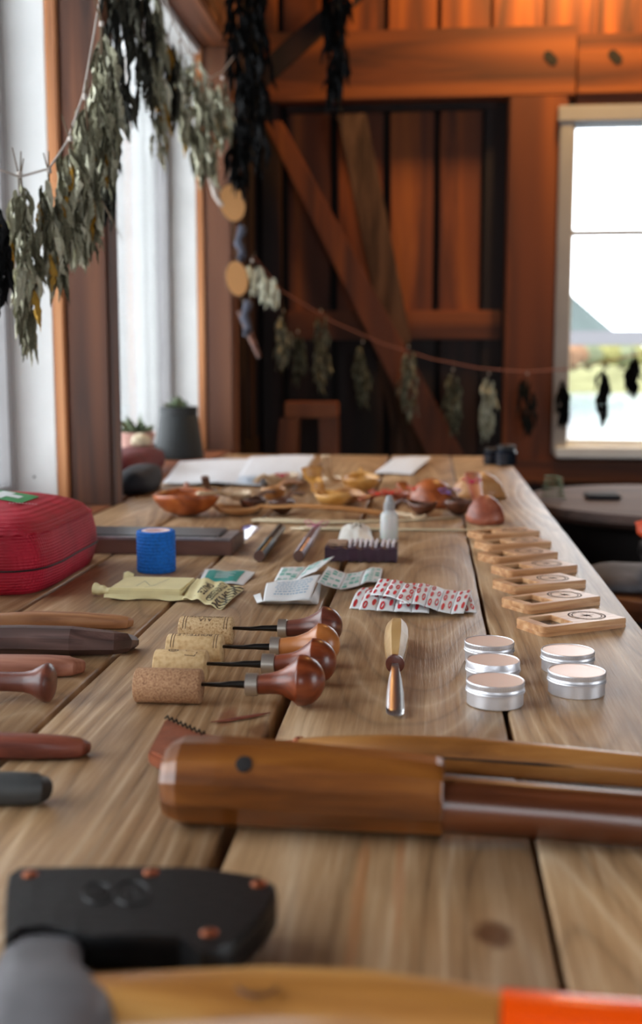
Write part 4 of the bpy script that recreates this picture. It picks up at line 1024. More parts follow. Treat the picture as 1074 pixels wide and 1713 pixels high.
M['pouchm'] = flat('white_crumpled_plastic', C(224, 222, 214), .4, bump=.5, bscale=80)
t = thing('white_pouch', 'small white crumpled plastic pouch between pink ribbon and dropper bottle', 'pouch', tuple(P(565, 905)))
def pz(u, v): return Vector((0, 0, .013 * (math.sin(PI * u) * math.sin(PI * v)) ** .5 + .0028 * N3(u * 6, v * 6, 1) * math.sin(PI * u)))
fn = corner_fn(P(564, 908, .001), P(626, 908, .001), P(618, 882, .002), P(572, 882, .002), pz); sheet('pouch_film', fn, 24, 18, 'pouchm', t)
conform('grey_print', [ellipse(.4 + .12 * k, .5 + .1 * (k % 2), .045, .12, 8) for k in range(3)], fn, 'greyp2', t, .0008)

M['bottle'] = flat('translucent_bottle', C(224, 228, 226), .25, Transmission_Weight=.35, Subsurface_Weight=.2)
q = P(651, 902); t = thing('dropper_bottle', 'small translucent white dropper bottle standing behind the plum block', 'bottle', (q.x, q.y, 0))
lathe('bottle_body', [(.0115, 0), (.0126, .001), (.0128, .003), (.0128, .033), (.0118, .037), (.0075, .0405), (.0062, .0415), (.0062, .0435)], 'bottle', t, 40)
lathe('cap', [(.0075, .042), (.0078, .0425), (.0078, .052), (.0060, .0535), (.0048, .060), (.0036, .0625), (.0015, .063)], 'paint_grey', t, 32, rfun=lambda a_, i, z: 1 + (.03 * math.cos(a_ * 16) if i in (1, 2) else 0))

# ------------------------------------------------------------------ pale wooden sticks
M['palew'] = flat('pale_peeled_wood', C(206, 190, 158), .5, var=.1, vscale=60)
M['greyst'] = flat('grey_peeled_stick', C(150, 132, 118), .6, var=.1, vscale=60)
def stick(lab, pts, rad, m, nm='wooden_stick'):
    o = rail(nm, [P(x, y, r[1] + .0004 + dz) for (x, y, dz), r in zip(pts, rad)], rad, m, None, 12, .9); tag(o, lab, 'stick', 'peeled sticks laid across the table')
stick('broad pale blank with a rounded end, behind the dark rod', [(421, 871, 0), (430, 870, 0), (480, 871, 0), (540, 874, 0), (600, 873, 0), (680, 870, 0), (760, 866, 0)], [(.004, .002), (.009, .003), (.012, .0035), (.009, .003), (.004, .0025), (.003, .002), (.002, .0015)], 'palew')
stick('narrow pale pointed stick running behind pouch and bottle', [(486, 884, 0), (510, 884, 0), (580, 885, 0), (700, 886, 0), (860, 887, 0)], [(.001, .001), (.005, .0035), (.005, .003), (.003, .002), (.002, .0015)], 'palew')

# ------------------------------------------------------------------ carved spoons, scoops, bowls
def ww(n, a, b, c, r=.45): return wood(n, C(*a), C(*b), C(*c), 'X', 50, r, .15, 8, .15)
M['s_org'] = ww('orange_brown_wood', (120, 52, 16), (164, 82, 32), (190, 108, 52))
M['s_dark'] = ww('dark_spoon_wood', (50, 26, 16), (84, 46, 28), (110, 66, 44))
M['s_tan'] = ww('tan_spoon_wood', (150, 96, 50), (186, 130, 78), (208, 158, 104))
M['s_yel'] = ww('yellow_spoon_wood', (170, 112, 42), (206, 146, 66), (224, 172, 98))
M['s_pale'] = ww('pale_spoon_wood', (176, 146, 110), (206, 180, 146), (224, 204, 176))
M['s_red'] = ww('reddish_spoon_wood', (110, 52, 34), (150, 78, 54), (176, 106, 80))
def spoon(lab, bx, by, hx, hy, bl, bw, dep, m, z=0, hz=.006, tiltx=0, name='wooden_spoon', cat='spoon', hw=.006, flip=0, lift=0, tilt=None):
    """bowl centre px, handle end px; bowl length/width/depth in m"""
    B_ = P(bx, by, z + dep); E = P(hx, hy, hz); d = E - B_; L = math.hypot(d.x, d.y)
    t = thing(name, lab, cat, (B_.x, B_.y, z), math.atan2(d.y, d.x), 'carved spoons and scoops heaped on the far table')
    n = 28; v = []; f = []; th = .0028; rings = [0, .3, .6, .82, .95, 1.0]
    def pt(a_, s, inner):
        x = bl / 2 * math.cos(a_); y = bw / 2 * math.sin(a_) * (1 - .12 * math.cos(a_))
        k = (1 - (th / bw * 2.4 if inner else 0)); q_ = 1 - math.sqrt(max(0, 1 - .985 * s * s)); zz = dep * q_ / .8775 if not inner else th * .9 + (dep - th * .9) * q_ / .8775
        rim = .004 * math.cos(a_) ** 2 * (s ** 3)
        return Vector((x * s * k, y * s * k, zz + rim))
    for inner in (0, 1):
        for s in rings:
            for k in range(n): v.append(pt(2 * PI * k / n, max(s, .01), inner))
    m_ = len(rings)
    for j in range(m_ - 1):
        for k in range(n):
            k2 = (k + 1) % n; f.append((j * n + k, j * n + k2, (j + 1) * n + k2, (j + 1) * n + k)); o_ = m_ * n; f.append((o_ + j * n + k, o_ + (j + 1) * n + k, o_ + (j + 1) * n + k2, o_ + j * n + k2))
    for k in range(n):
        k2 = (k + 1) % n; f.append(((m_ - 1) * n + k, (m_ - 1) * n + k2, (2 * m_ - 1) * n + k2, (2 * m_ - 1) * n + k))
    f.append(tuple(range(n - 1, -1, -1))); f.append(tuple(m_ * n + k for k in range(n)))
    bo = mk('bowl', v, f, m, t, True)
    if flip: bo.rotation_euler = (PI, 0, 0); bo.location = (0, 0, dep + .004)
    if tilt: t.rotation_euler = tilt; L = max(L, bl * 1.1)
    if L > bl * .6:
        x0 = bl / 2 - .006; z0 = dep + .0018 if not flip else .005
        pts = [(x0, 0, z0), (x0 + .012, 0, z0 - .001), (x0 + (L - x0) * .35, 0, z0 + (hz - z) * .2 + lift), (x0 + (L - x0) * .7, 0, (z0 + hz - z) / 2 + lift * .5 + .002), (L - .008, 0, max(.004, hz - z)), (L, 0, max(.004, hz - z))]
        rail('handle', pts, [(bw * .16, .003), (hw * .8, .0035), (hw * .8, .0035), (hw, .004), (hw * 1.25, .0045), (hw * .6, .002)], m, t, 12, .85)
    return t
spoon('deep orange-brown boat-shaped dish at the left of the heap', 312, 826, 312, 826, .118, .11, .036, 'orgdish' if False else 's_org', name='wooden_bowl', cat='bowl')
spoon('long tan wooden spoon with pale rim lying in front of the heap', 398, 848, 640, 858, .085, .06, .014, 's_tan', hw=.010, hz=.007)
spoon('dark spoon with upright handle leaning in the orange dish', 352, 822, 342, 800, .04, .03, .010, 's_dark', z=.012, hz=.055)
spoon('greyish thin spoon lying across the right rim of the dish', 400, 826, 330, 826, .05, .035, .012, 's_pale', z=.020, hz=.042)
spoon('small brown ladle bowl behind the long tan spoon', 424, 836, 470, 824, .05, .045, .022, 's_dark', hz=.012)
spoon('small tan scoop right behind the dark rod end', 458, 817, 500, 806, .05, .045, .024, 's_tan', hz=.016)
spoon('dark-bowled spoon lying in the middle of the heap', 472, 838, 505, 826, .06, .045, .022, 's_dark', hz=.016)
spoon('greyish wide serving spoon lying behind the dark bowls', 470, 796, 425, 806, .09, .06, .024, 's_pale', z=.002, hz=.022)
spoon('tall yellow ladle with its broad handle rising in middle of heap', 556, 826, 517, 782, .075, .06, .024, 's_yel', z=.002, hz=.066, name='wooden_ladle', cat='ladle', hw=.018)
spoon('pale spoon standing up behind the yellow ladle', 556, 800, 545, 764, .05, .04, .014, 's_pale', z=.01, hz=.075, hw=.008)
spoon('long yellow trough-shaped dish behind the heap', 604, 798, 604, 798, .135, .075, .030, 's_yel', z=0, name='wooden_bowl', cat='bowl')
spoon('tan shallow dish in front of the yellow trough', 580, 826, 580, 826, .13, .07, .018, 's_tan', z=0, name='wooden_bowl', cat='bowl')
spoon('slender reddish spoon with red ribbon on its handle', 668, 826, 600, 836, .045, .035, .014, 's_red', z=.004, hz=.018)
spoon('dark spoon bowl tucked right beside the red ribbon', 706, 842, 655, 848, .052, .042, .020, 's_dark', z=0, hz=.010)
spoon('brown rounded burl cup lying behind the red ribbons', 722, 804, 668, 808, .098, .085, .044, 's_org', z=0, hz=.03, flip=1, name='wooden_cup', cat='cup', hw=.01)
spoon('small near-black round ladle bowl on the plank seam', 767, 838, 750, 818, .048, .046, .024, 's_dark', z=0, hz=.03, name='wooden_ladle', cat='ladle')
spoon('reddish round cup bowl at the right end of the heap', 812, 832, 790, 792, .068, .062, .040, 's_red', z=0, hz=.05, flip=1, name='wooden_cup', cat='cup', hw=.012)
spoon('tan ladle lying behind the reddish cup', 800, 792, 760, 808, .11, .085, .046, 's_tan', z=0, hz=.03, flip=1, name='wooden_ladle', cat='ladle', hw=.012)
spoon('thin pale spoon lying flat between bottle and seam', 700, 864, 640, 862, .03, .02, .006, 's_pale', z=0, hz=.004)
def bow(lab, x, y, z, m, s=.012):
    q = P(x, y, z); t = thing('ribbon_bow', lab, 'ribbon', tuple(q), 0, 'little ribbons tied round spoon handles')
    for sg in (-1, 1):
        rail('loop', [(0, 0, 0), (sg * s * .6, -.002, s * .5), (sg * s * 1.3, 0, s * .35), (sg * s * .9, .002, -.001), (0, 0, 0)], (.0022, .0010), m, t, 8)
    lathe('knot', [(.001, -.003), (.0032, -.002), (.0036, 0), (.0032, .002), (.001, .003)], m, t, 12, 'X')
M['ribred'] = flat('coral_red_ribbon', C(226, 74, 60), .6); M['ribpur'] = flat('purple_ribbon', C(140, 112, 176), .6); M['ribmag'] = flat('magenta_ribbon', C(190, 40, 84), .6); M['ribgrey'] = flat('blue_grey_ribbon', C(96, 102, 124), .7)
bow('coral-red ribbon bow left of the dropper cap', 632, 826, .028, 'ribred')
bow('coral-red ribbon bow just above the dropper cap', 655, 824, .026, 'ribred')
bow('coral-red ribbon bow by the brown burl cup', 693, 818, .03, 'ribred', .010)
bow('purple ribbon bow left of the black ladle', 752, 824, .03, 'ribpur', .014)
bow('magenta ribbon bow on the reddish cup handle', 790, 806, .05, 'ribmag', .012)
bow('dark red ribbon bow in front of the big paper sheet', 472, 796, .04, 'ribmag', .010)

# ------------------------------------------------------------------ papers
def paper(lab, cs, seed, amp=.012):
    fn = corner_fn(*[P(*c) for c in cs], add0(lambda u, v: .002 + amp * (.5 + .5 * N3(u * 2.2 + seed, v * 1.6)) * (.35 + .65 * math.sin(PI * u))))
    o = sheet('paper_sheet', fn, 24, 16, 'paper', None, .0006); tag(o, lab, 'paper sheet', 'white paper sheets at the far end')
    return o
paper('large white paper sheet with raised rear edge, left of the heap', [(272, 812, 0), (440, 816, 0), (470, 770, .004), (300, 775, .012)], 1)
paper('white paper sheet overlapping right side of the large one', [(400, 800, .016), (500, 806, .012), (528, 764, .018), (420, 766, .022)], 5, .006)
paper('small white paper sheet behind the yellow trough dish', [(626, 794, 0), (690, 796, 0), (722, 766, .010), (660, 768, .010)], 9, .006)
# ------------------------------------------------------------------ dark jars at the far table corner
M['jarblk'] = flat('blue_black_glass', C(14, 24, 36), .15)
for (x, y, r, h, lab) in ((822, 776, .020, .040, 'left small black jar at the far table corner'), (846, 778, .026, .050, 'right blue-black jar at far table corner, the larger one')):
    q = P(x, y); t = thing('dark_jar', lab, 'jar', (q.x, q.y, 0), 0, 'dark jars at the far table corner')
    lathe('jar_body', [(r * .9, 0), (r, .003), (r, h * .62), (r * .82, h * .74), (r * .78, h * .76)], 'jarblk', t, 28)
    lathe('jar_lid', [(r * .82, h * .765), (r * .86, h * .78), (r * .86, h * .97), (r * .7, h)], 'black', t, 28)

# ------------------------------------------------------------------ window-sill things
M['pinkpot'] = flat('pink_terracotta', C(190, 146, 132), .7, var=.1)
M['darkbucket'] = flat('charcoal_plastic', C(30, 34, 34), .6)
M['leafg'] = flat('dusty_green_leaf', C(96, 110, 80), .7, var=.3, vscale=80)
M['crimson'] = flat('dark_red_cloth', C(92, 22, 26), .8, var=.2, vscale=40)
M['navy'] = flat('blue_black_cloth', C(24, 26, 34), .8, bump=.4, bscale=60)
def leaf_mesh(name, L, Wd, curl, seed, twist=.5, nu=8, nv=4, wr=.25):
    """a drooping blade from the origin down -z, base at 0"""
    v = []
    for j in range(nu + 1):
        t_ = j / nu; w_ = Wd * (math.sin(PI * min(1, (t_ * .94 + .04)) ** .8)) + .0004; tw = twist * t_ * 2
        for i in range(nv + 1):
            s = i / nv * 2 - 1; an = s * curl * (1 - .3 * t_)
            rr = w_ / max(curl, .2)
            x = rr * math.sin(an); y = rr * (1 - math.cos(an)) + wr * w_ * N3(s * 2.3 + seed, t_ * 6, seed) + .10 * L * math.sin(PI * t_) * N3(seed, 1)
            c, s_ = math.cos(tw), math.sin(tw)
            v.append(Vector((x * c - y * s_, x * s_ + y * c, -L * t_ + wr * .5 * w_ * N3(s * 3, t_ * 5, seed + 3))))
    f = [(j * (nv + 1) + i, j * (nv + 1) + i + 1, (j + 1) * (nv + 1) + i + 1, (j + 1) * (nv + 1) + i) for j in range(nu) for i in range(nv)]
    return v, f
def plant_top(t, n, L, spread, z, m='leafg'):
    v = []; f = []
    for k in range(n):
        lv, lf = leaf_mesh('l', L * R.uniform(.7, 1.1), L * .22, .7, k * 1.3); M3 = Euler((R.uniform(1.7, 3.0), 0, R.uniform(0, 6.28)), 'XYZ').to_matrix()
        M3 = Matrix.Rotation(R.uniform(0, 6.28), 3, 'Z') @ Matrix.Rotation(PI - R.uniform(.1, 1.1), 3, 'X')
        o = Vector((R.uniform(-1, 1) * spread, R.uniform(-1, 1) * spread, z)); i0 = len(v); v += [M3 @ p_ + o for p_ in lv]; f += [tuple(i0 + a_ for a_ in q_) for q_ in lf]
    return mk('leaves', v, f, m, t, True)
def pot(name, lab, x, Y, X, r0, r1, h, m, z0=0, plant=None, cat='pot'):
    t = thing(name, lab, cat, (X, Y, z0))
    lathe('pot_body', [(r0, 0), (r0 + (r1 - r0) * .8, h * .8), (r1 * 1.03, h * .82), (r1 * 1.05, h), (r1 * .93, h), (r1 * .9, h * .9)], m, t, 36)
    lathe('soil', [(.002, h * .86), (r1 * .89, h * .88), (r1 * .86, h * .91)], 'dark', t, 24)
    if plant: plant_top(t, *plant)
    return t
q = PX(238, 745, -.685); pot('flower_pot', 'pale pink terracotta pot with wilted plant on the window sill', 0, q.y, -.70, .032, .044, .085, 'pinkpot', plant=(16, .05, .02, .075))
q = PX(296, 745, -.63); pot('plant_bucket', 'tall charcoal planter with a grey-green plant on the sill by far jamb', 0, 2.98, -.655, .066, .048, .135, 'darkbucket', plant=(18, .04, .02, .125))
t = thing('folded_cloth', 'dark red cloth bundle lying on the sill behind near post', 'cloth', (-.655, 2.50, 0))
def lump(a, b, c, seed, pw=.7):
    v = []; f = []; n, m_ = 20, 10
    for j in range(m_ + 1):
        ph = PI * j / m_
        for i in range(n):
            th = 2 * PI * i / n; s = math.sin(ph); d = Vector((s * math.cos(th), s * math.sin(th), math.cos(ph)))
            k = 1 + .16 * N3(d.x * 2 + seed, d.y * 2, d.z * 2); z = c * d.z * k
            v.append(Vector((a * math.copysign(abs(d.x) ** pw, d.x) * k, b * math.copysign(abs(d.y) ** pw, d.y) * k, max(z, -c * .8) + c * .8)))
    for j in range(m_):
        for i in range(n):
            i2 = (i + 1) % n; f.append((j * n + i, j * n + i2, (j + 1) * n + i2, (j + 1) * n + i))
    return v, f
v, f = lump(.055, .16, .034, 2); mk('cloth_bundle', v, f, 'crimson', t, True)
v, f = lump(.035, .10, .028, 6); o = mk('wool_beanie', v, f, 'navy', None, True); o.location = (-.562, 2.20, 0); tag(o, 'rounded blue-black wool beanie in front of the dark red bundle', 'cap')
v, f = lump(.02, .03, .016, 9); o = mk('pale_yarn_ball', v, f, 'palew', None, True); o.location = (-.655, 2.58, .060); tag(o, 'small pale yellow ball of yarn on the dark red bundle', 'yarn')
# ------------------------------------------------------------------ dried herbs on twine
R.seed(11)
def herbmat(name, a, b, c):
    nt = NT(name); tc = nt.n('ShaderNodeTexCoord'); n1 = nt.n('ShaderNodeTexNoise', i_Scale=70.0, i_Detail=5.0); oi = nt.n('ShaderNodeObjectInfo')
    nt.l(tc.outputs['Object'], n1.inputs['Vector'])
    ad = nt.n('ShaderNodeMath', operation='MULTIPLY_ADD'); ad.inputs[1].default_value = .45; nt.l(oi.outputs['Random'], ad.inputs[0]); nt.l(n1.outputs['Fac'], ad.inputs[2])
    r = ramp(nt, [(.45, a), (.72, b), (.98, c)]); nt.l(ad.outputs[0], r.inputs[0]); nt.l(r.outputs[0], nt.b.inputs['Base Color']); nt.b.inputs['Roughness'].default_value = .8; nt.b.inputs['Specular IOR Level'].default_value = .12
    bp = nt.n('ShaderNodeBump', i_Strength=.7, i_Distance=.001); nt.l(n1.outputs['Fac'], bp.inputs['Height']); nt.l(bp.outputs[0], nt.b.inputs['Normal']); return nt.m
M['sage'] = herbmat('dried_sage_leaf', C(54, 52, 38), C(140, 137, 112), C(222, 220, 196))
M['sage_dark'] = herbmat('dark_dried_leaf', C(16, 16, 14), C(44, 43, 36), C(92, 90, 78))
M['sage_black'] = herbmat('purple_black_and_silhouette_leaf', C(6, 6, 6), C(14, 14, 14), C(28, 27, 28))  # near-black leaf; also paints backlit bunches as silhouettes
M['sage_yellow'] = herbmat('yellowed_dried_leaf', C(120, 84, 26), C(168, 126, 44), C(196, 156, 74))
M['stalk'] = flat('dry_stalk', C(96, 78, 56), .8)
lm = {}
for m_ in ('sage', 'sage_dark', 'sage_black', 'sage_yellow'):
    for k in range(5):
        v, f = leaf_mesh('leaf', 1.0, .145, 1.5 + .3 * k, k * 2.7, .6 + .5 * k, 12, 6, 1.0)
        me = bpy.data.meshes.new('leaf'); me.from_pydata([tuple(p_) for p_ in v], [], f); me.polygons.foreach_set('use_smooth', [True] * len(me.polygons)); me.materials.append(M[m_]); lm[(m_, k)] = me
def bundle(lab, x, y0, y1, Y, wpx, grp, m='sage', n=26, detail=True, stems=3, stemup=.03, ll=.062, yel=.08, knot=True, lean=0, dens=1.0):
    top = PY(x, y0, Y); sc = F_ / ((top - CAM).dot(CM @ Vector((0, 0, -1)))); L = (y1 - y0) / sc; Wd = wpx / sc / 2
    t = thing('herb_bunch', lab, 'herb bunch', tuple(top), 0, grp)
    if stems:
        for k in range(stems):
            a_ = R.uniform(0, 6.28); d = Vector((math.cos(a_), math.sin(a_), 0))
            rail('stalk', [d * .004 * 1.6 + Vector((R.uniform(-.006, .006), 0, stemup * R.uniform(.6, 1.2))), d * .0015, d * .004 + Vector((lean * .3, 0, -L * .3)), d * Wd * .3 + Vector((lean * .6, 0, -L * .6))], [.0007, .0011, .0011, .0006], 'stalk', t, 5)
    if knot: lathe('twine_knot', [(.002, -.004), (.0036, -.002), (.0034, .002), (.002, .004)], 'twine', t, 10)
    vs = []; fs = []; n = int(n * 1.5)
    for k in range(n):
        h = (k + .3) / n; ln = ll * R.uniform(.75, 1.2) * min(1.0, L / .12)
        z = -.012 - h * max(.0, L - ln - .01); prof = math.sin(PI * min(1, .18 + h * .72)) ** .7
        a_ = R.uniform(0, 2 * PI); rr = Wd * .72 * prof * R.uniform(.2, 1.0)
        pos = Vector((rr * math.cos(a_) + lean * h, rr * math.sin(a_), z))
        rot = Matrix.Rotation(a_ - PI / 2 + R.uniform(-.6, .6), 3, 'Z') @ Matrix.Rotation(R.uniform(-.1, .32), 3, 'X') @ Matrix.Rotation(R.uniform(-.15, .15), 3, 'Y')
        mm = m if R.random() > yel else 'sage_yellow'
        if detail:
            o = bpy.data.objects.new('leaf', lm[(mm, k % 5)]); COL.objects.link(o); o.parent = t; o.location = pos; o.rotation_euler = rot.to_euler(); o.scale = (ln * dens, ln * dens, ln)
        else:
            me = lm[(m, k % 5)]; i0 = len(vs); vs += [rot @ Vector((q_.co.x * ln * dens, q_.co.y * ln * dens, q_.co.z * ln)) + pos for q_ in me.vertices]; fs += [tuple(i0 + a2 for a2 in pl_.vertices) for pl_ in me.polygons]
    if not detail:
        o = mk('dried_leaves', vs, fs, m, t, True); o['kind'] = 'stuff'
    return t
GN = 'dried herb bunches on the near window twine'
bundle('purple-black bunch cut by the left picture edge', -8, 305, 530, 1.40, 30, GN, 'sage_black', 22, stems=1)
bundle('separate sage bunch with forked stalks on top, lowest of the near ones', 33, 292, 612, 1.45, 52, GN, 'sage', 40, stems=3, stemup=.03, lean=.008)
bundle('brownish sage bunch with a yellow leaf hanging by near jamb', 82, 285, 512, 1.47, 52, GN, 'sage', 30, yel=.2, stems=2, lean=.006)
bundle('long pale sage bunch overlapping the brownish one on its right', 118, 232, 455, 1.52, 66, GN, 'sage', 38, yel=.04)
bundle('shaggy sage bunch in front of the brown post, reaching lowest there', 142, 162, 455, 1.56, 62, GN, 'sage', 40, yel=.03)
bundle('dark twiggy bunch behind the shaggy one, with a bent stalk', 172, 150, 385, 1.66, 52, GN, 'sage_dark', 34, yel=0)
bundle('grey-green bunch near top left beside the slanting twine', 170, 40, 330, 1.61, 56, GN, 'sage', 40, yel=.02)
bundle('dark bunch at top between slanting twine and pale window', 194, -60, 235, 1.82, 54, GN, 'sage_dark', 34, yel=0)
rail('bent_stalk', [PY(150, 300, 1.64), PY(178, 350, 1.64), PY(205, 400, 1.64)], [.0012, .001, .0006], 'stalk', None, 6); o = bpy.data.objects['bent_stalk']; tag(o, 'single bent bare stalk sticking out below the dark twiggy bunch', 'stalk')
GM = 'dried herb bunches in front of the second window'
for (x, y0, y1, Y, wd, m, n, lab, yl) in [
    (238, -40, 190, 2.05, 46, 'sage_dark', 26, 'thin dark bunch hanging against the upper pale window', 0),
    (222, -60, 90, 2.0, 40, 'sage_dark', 18, 'short black-green bunch at the very top beside the thin one', 0),
    (258, -30, 285, 2.15, 40, 'sage', 30, 'long pale bunch left of the diagonal lintel, yellow leaf tip', .12),
    (280, 60, 225, 2.2, 52, 'sage_dark', 28, 'dense dark bunch at the middle of second window', .1),
    (300, 70, 250, 2.3, 46, 'sage', 30, 'pale fluffy bunch under the lintel end', .05),
    (322, 90, 300, 2.4, 44, 'sage', 32, 'pale drooping bunch just left of far casing strip', .03),
    (345, 125, 320, 2.6, 52, 'sage', 32, 'grey-green bunch hanging in front of the far casing strip', .03),
    (372, 130, 260, 2.7, 46, 'sage', 26, 'pale bunch in front of the dark far post', .02)]:
    bundle(lab, x, y0, y1, Y, wd, GM, m, n, True, stems=1, yel=yl)
GD = 'dried bunches coloured black as silhouettes, hanging from the ceiling'
for (x, y0, y1, Y, wd, lab) in [(402, -90, 330, 2.9, 60, 'tall silhouette-black bunch right of the pale bunches on the far post'), (430, -90, 290, 3.0, 56, 'tall silhouette-black bunch touching the left end of far beam'), (562, -120, 190, 3.3, 58, 'lone silhouette-black bunch hanging before the middle of the far beam')]:
    bundle(lab, x, y0, y1, Y, wd, GD, 'sage_dark' if False else 'sage_black', 60, False, stems=1, knot=False, ll=.09)  # silhouette darkness comes from the near-black leaf colour
GF = 'small dried bunches on the low twine before the far wall'
for (x, y0, y1, wd, m, lab) in [
    (474, 520, 625, 34, 'sage', 'grey bunch at left start of the low twine'), (498, 555, 650, 22, 'sage', 'thin pale bunch second on the low twine'),
    (537, 520, 668, 40, 'sage', 'two-tailed pale bunch left of the diagonal brace'), (607, 572, 690, 36, 'sage', 'pale bunch hanging just left of brace middle'),
    (683, 580, 712, 46, 'sage', 'widest pale bunch, in front of the diagonal brace'), (758, 618, 735, 36, 'sage', 'grey-green bunch between brace and recess edge'),
    (818, 625, 745, 34, 'sage', 'dim bunch above the dark jars'), (882, 625, 738, 36, 'sage_dark', 'dark green bunch in front of the red stile beside window'),
    (943, 630, 725, 22, 'sage_black', 'silhouette-black bunch overlapping the left window casing'), (1010, 612, 722, 20, 'sage_black', 'long thin silhouette-black bunch in the middle of the window view'),
    (1060, 590, 672, 24, 'sage_black', 'short silhouette-black bunch nearest the right picture edge')]:  # black leaves by the window paint the backlight silhouettes
    bundle(lab, x, y0, y1, 3.85, wd, GF, m, 20, False, stems=1, stemup=.035, ll=.07, dens=1.1)
t_ = bundle('bright grey-green bunch tied aslant beside the lower wood slice', 422, 436, 520, 3.2, 30, 'slanting garland end', 'sage', 18, False, stems=1, ll=.07, lean=.06)
def twine(lab, pts, r, m='twine', nm='twine', sag=0):
    P3 = [PY(*q) for q in pts]; out = []
    for i in range(len(P3) - 1):
        for k in range(6):
            s = k / 6; out.append(P3[i].lerp(P3[i + 1], s))
    out.append(P3[-1])
    o = rail(nm, out, r, m, None, 8); tag(o, lab, 'twine'); return o
twine('white twine slanting up from the left edge, holding the near bunches', [(-60, 268, 1.40), (0, 284, 1.42), (33, 296, 1.45), (82, 282, 1.47), (112, 238, 1.52), (139, 160, 1.57), (155, 70, 1.63), (170, -20, 1.7), (185, -120, 1.74)], .0014)
twine('pinkish twine drooping from the corner across the far wall to window', [(425, 430, 3.6), (470, 486, 3.82), (560, 540, 3.85), (640, 575, 3.85), (720, 600, 3.85), (800, 616, 3.85), (880, 622, 3.85), (960, 617, 3.85), (1080, 590, 3.85), (1250, 520, 3.9)], .0022, 'pinktwine')
twine('white twine loop crossing the top of the far post', [(262, -60, 2.15), (290, 40, 2.2), (330, 112, 2.4), (352, 130, 2.6), (372, 120, 2.7), (395, 90, 2.9), (420, 20, 3.0)], .0016)

# wood-slice garland beside the far post
M['raggrey'] = flat('grey_blue_rag', C(66, 68, 80), .85)
M['slice'] = flat('pale_cut_wood_face', C(206, 150, 92), .6, var=.12, vscale=40); M['barkrim'] = flat('bark_rim', C(92, 62, 40), .9, bump=.5)
def wslice(lab, x, y, Y, rx, rz, ang):
    c = PY(x, y, Y); t = thing('wood_slice', lab, 'wood slice', tuple(c), 0, 'wood slices on the corner garland'); t.rotation_euler = (0, ang, .35)
    n = 32
    lathe('cut_face', [(.93, -.0055), (.93, .0055)], 'slice', t, n, 'Y').scale = (rx, 1, rz)
    lathe('bark_rim', [(.94, -.005), (1.0, -.0035), (1.0, .0035), (.94, .005)], 'barkrim', t, n, 'Y', rfun=lambda a_, i, z: 1 + .02 * math.sin(a_ * 5)).scale = (rx, 1, rz)
wslice('upper tan wood slice hanging beside the far post', 388, 340, 3.15, .036, .052, -.25)
wslice('lower tan wood slice hanging beside the far post', 396, 466, 3.15, .032, .050, -.15)
for (x, y, m, lab) in ((402, 405, 'raggrey', 'blue-grey twisted rag tied between the two wood slices'), (412, 530, 'raggrey', 'blue-grey twisted rag hanging below the lower slice')):
    c = PY(x, y, 3.15); pts = [c + Vector((.005 * math.sin(k * 1.3), .004 * math.cos(k), .045 - .012 * k)) for k in range(9)]
    o = rail('rag_twist', pts, [(.007 + .007 * abs(math.sin(k * 1.1)), .008) for k in range(9)], m, None, 10, smooth=True); tag(o, lab, 'rag', 'rag twists on the corner garland')
twine('pale cord looping down from the post to the upper wood slice', [(352, 275, 3.1), (353, 300, 3.12), (360, 328, 3.13), (372, 345, 3.14)], .006, 'twine', 'cord')
twine('thin cord running through both hanging wood slices', [(372, 240, 3.17), (386, 300, 3.17), (392, 400, 3.17), (400, 470, 3.17), (414, 545, 3.17)], .0015, 'stalk', 'cord')
o = rail('wooden_stick', [PY(400, 520, 3.25), PY(418, 560, 3.25), PY(434, 598, 3.25)], [.008, .011, .007], 's_dark', None, 10); tag(o, 'short brown stick hanging aslant under the lower wood slice', 'stick')

# ------------------------------------------------------------------ beyond the table's right edge
M['tabtop'] = wood('dull_brown_round_top', C(58, 40, 34), C(82, 60, 52), C(100, 78, 68), 'X', 20, .75, .15, 10)
t = thing('round_side_table', 'dark low side table with dull brown top, right of the plank table', 'table', (.565, 2.76, 0))
zt = -.07
lathe('tabletop', [(.28, zt - .035), (.335, zt - .03), (.345, zt - .018), (.335, zt), (.2, zt)], 'tabtop', t, 64)
lathe('drum', [(.28, zt - .30), (.30, zt - .2), (.31, zt - .036)], 'dark', t, 48)
for k in range(4):
    a_ = PI / 4 + k * PI / 2; box('leg', .2 * math.cos(a_) - .03, .2 * math.cos(a_) + .03, .2 * math.sin(a_) - .03, .2 * math.sin(a_) + .03, FZ, zt - .301, 'darkwood_and_shade', t, .004)
q = P(1000, 834, zt); o = box('black_case', q.x - .03, q.x + .05, q.y - .04, q.y + .04, zt + .0005, zt + .012, 'navy', None, .004); tag(o, 'small flat black case lying on the round side table', 'case')
q = P(925, 836, zt); t = thing('wire_coil', 'small dull green-brown wire coil at the left of the round side table', 'wire coil', (q.x, q.y, zt))
pts = [Vector((.028 * math.cos(k * .5) * (1 - k * .006), .028 * math.sin(k * .5), .004 + .0009 * k)) for k in range(60)]; rail('coil', pts, .0022, 'leafg', t, 6)
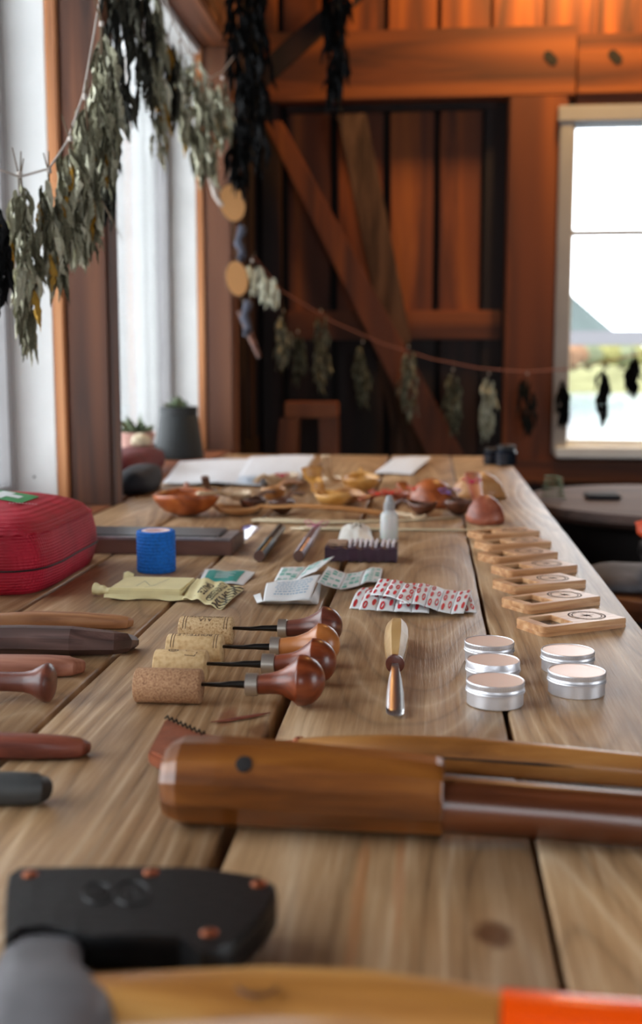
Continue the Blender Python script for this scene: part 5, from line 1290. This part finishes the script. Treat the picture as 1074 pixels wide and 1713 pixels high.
# stool with grey cloth, and an orange-capped black tool bag on it
zs = -.12; q = Vector((.415, 1.93, zs))
t = thing('wooden_stool', 'brown round wooden stool beyond the table edge at right', 'stool', (q.x, q.y, 0))
lathe('seat', [(.14, zs - .035), (.165, zs - .03), (.17, zs - .012), (.16, zs), (.1, zs)], 'post_y', t, 48)
for k in range(4):
    a_ = k * PI / 2 + .4; rail('leg', [(.10 * math.cos(a_), .10 * math.sin(a_), zs - .034), (.14 * math.cos(a_), .14 * math.sin(a_), FZ)], [.018, .015], 'darkwood_and_shade', t, 10)
M['greycloth'] = flat('grey_cloth', C(112, 112, 116), .85, var=.35, vscale=20, bump=.4, bscale=60)
v, f = lump(.10, .11, .014, 4); o = mk('grey_cloth', v, f, 'greycloth', None, True); o.location = (q.x - .05, q.y + .02, zs + .0005); tag(o, 'crumpled mottled grey cloth on the brown stool', 'cloth')
t = thing('power_tool', 'black power tool with orange shell at right picture edge, standing on grey cloth', 'power tool', (.435, 1.93, -.094))
M['toolorange'] = flat('burnt_orange_plastic', C(190, 66, 22), .5)
v, f = lump(.085, .06, .038, 1.2, .6); mk('tool_body', v, f, 'black', t, True)
v, f = lump(.06, .05, .022, 3.2, .7); o = mk('orange_shell', v, f, 'toolorange', t, True); o.location = (-.035, 0, .052)
# sawhorse behind the far end of the table
A_ = PY(522, 700, 3.7)
t = thing('sawhorse', 'warm brown wooden trestle standing behind the far end of the table', 'trestle', (A_.x, 3.7, FZ))
sc = 3.72 / F_
hz = .25 - FZ - (672 - 606) / 1946 * 3.7
box('top_rail', -.09, .09, -.04, .04, hz - .05, hz, 'sawwood', t, .004) if False else None
M['sawwood'] = wood('warm_trestle_wood', C(84, 40, 14), C(130, 66, 26), C(160, 88, 40), 'Z', 20, .6, .2, 10)
box('top_rail', -.085, .085, -.04, .04, hz - .05, hz, 'sawwood', t, .004)
for (x0, x1) in ((-.07, -.13), (.055, .07)):
    for s in (-1, 1):
        v = []
        for (x, y, z, w2) in ((x0, s * .02, hz - .052, .03), (x1, s * .16, 0, .03)):
            v += [(x - w2, y - .012, z), (x + w2, y - .012, z), (x + w2, y + .012, z), (x - w2, y + .012, z)]
        o = mk('leg', v, [(0, 1, 2, 3), (7, 6, 5, 4), (0, 4, 5, 1), (1, 5, 6, 2), (2, 6, 7, 3), (3, 7, 4, 0)], 'sawwood', t)
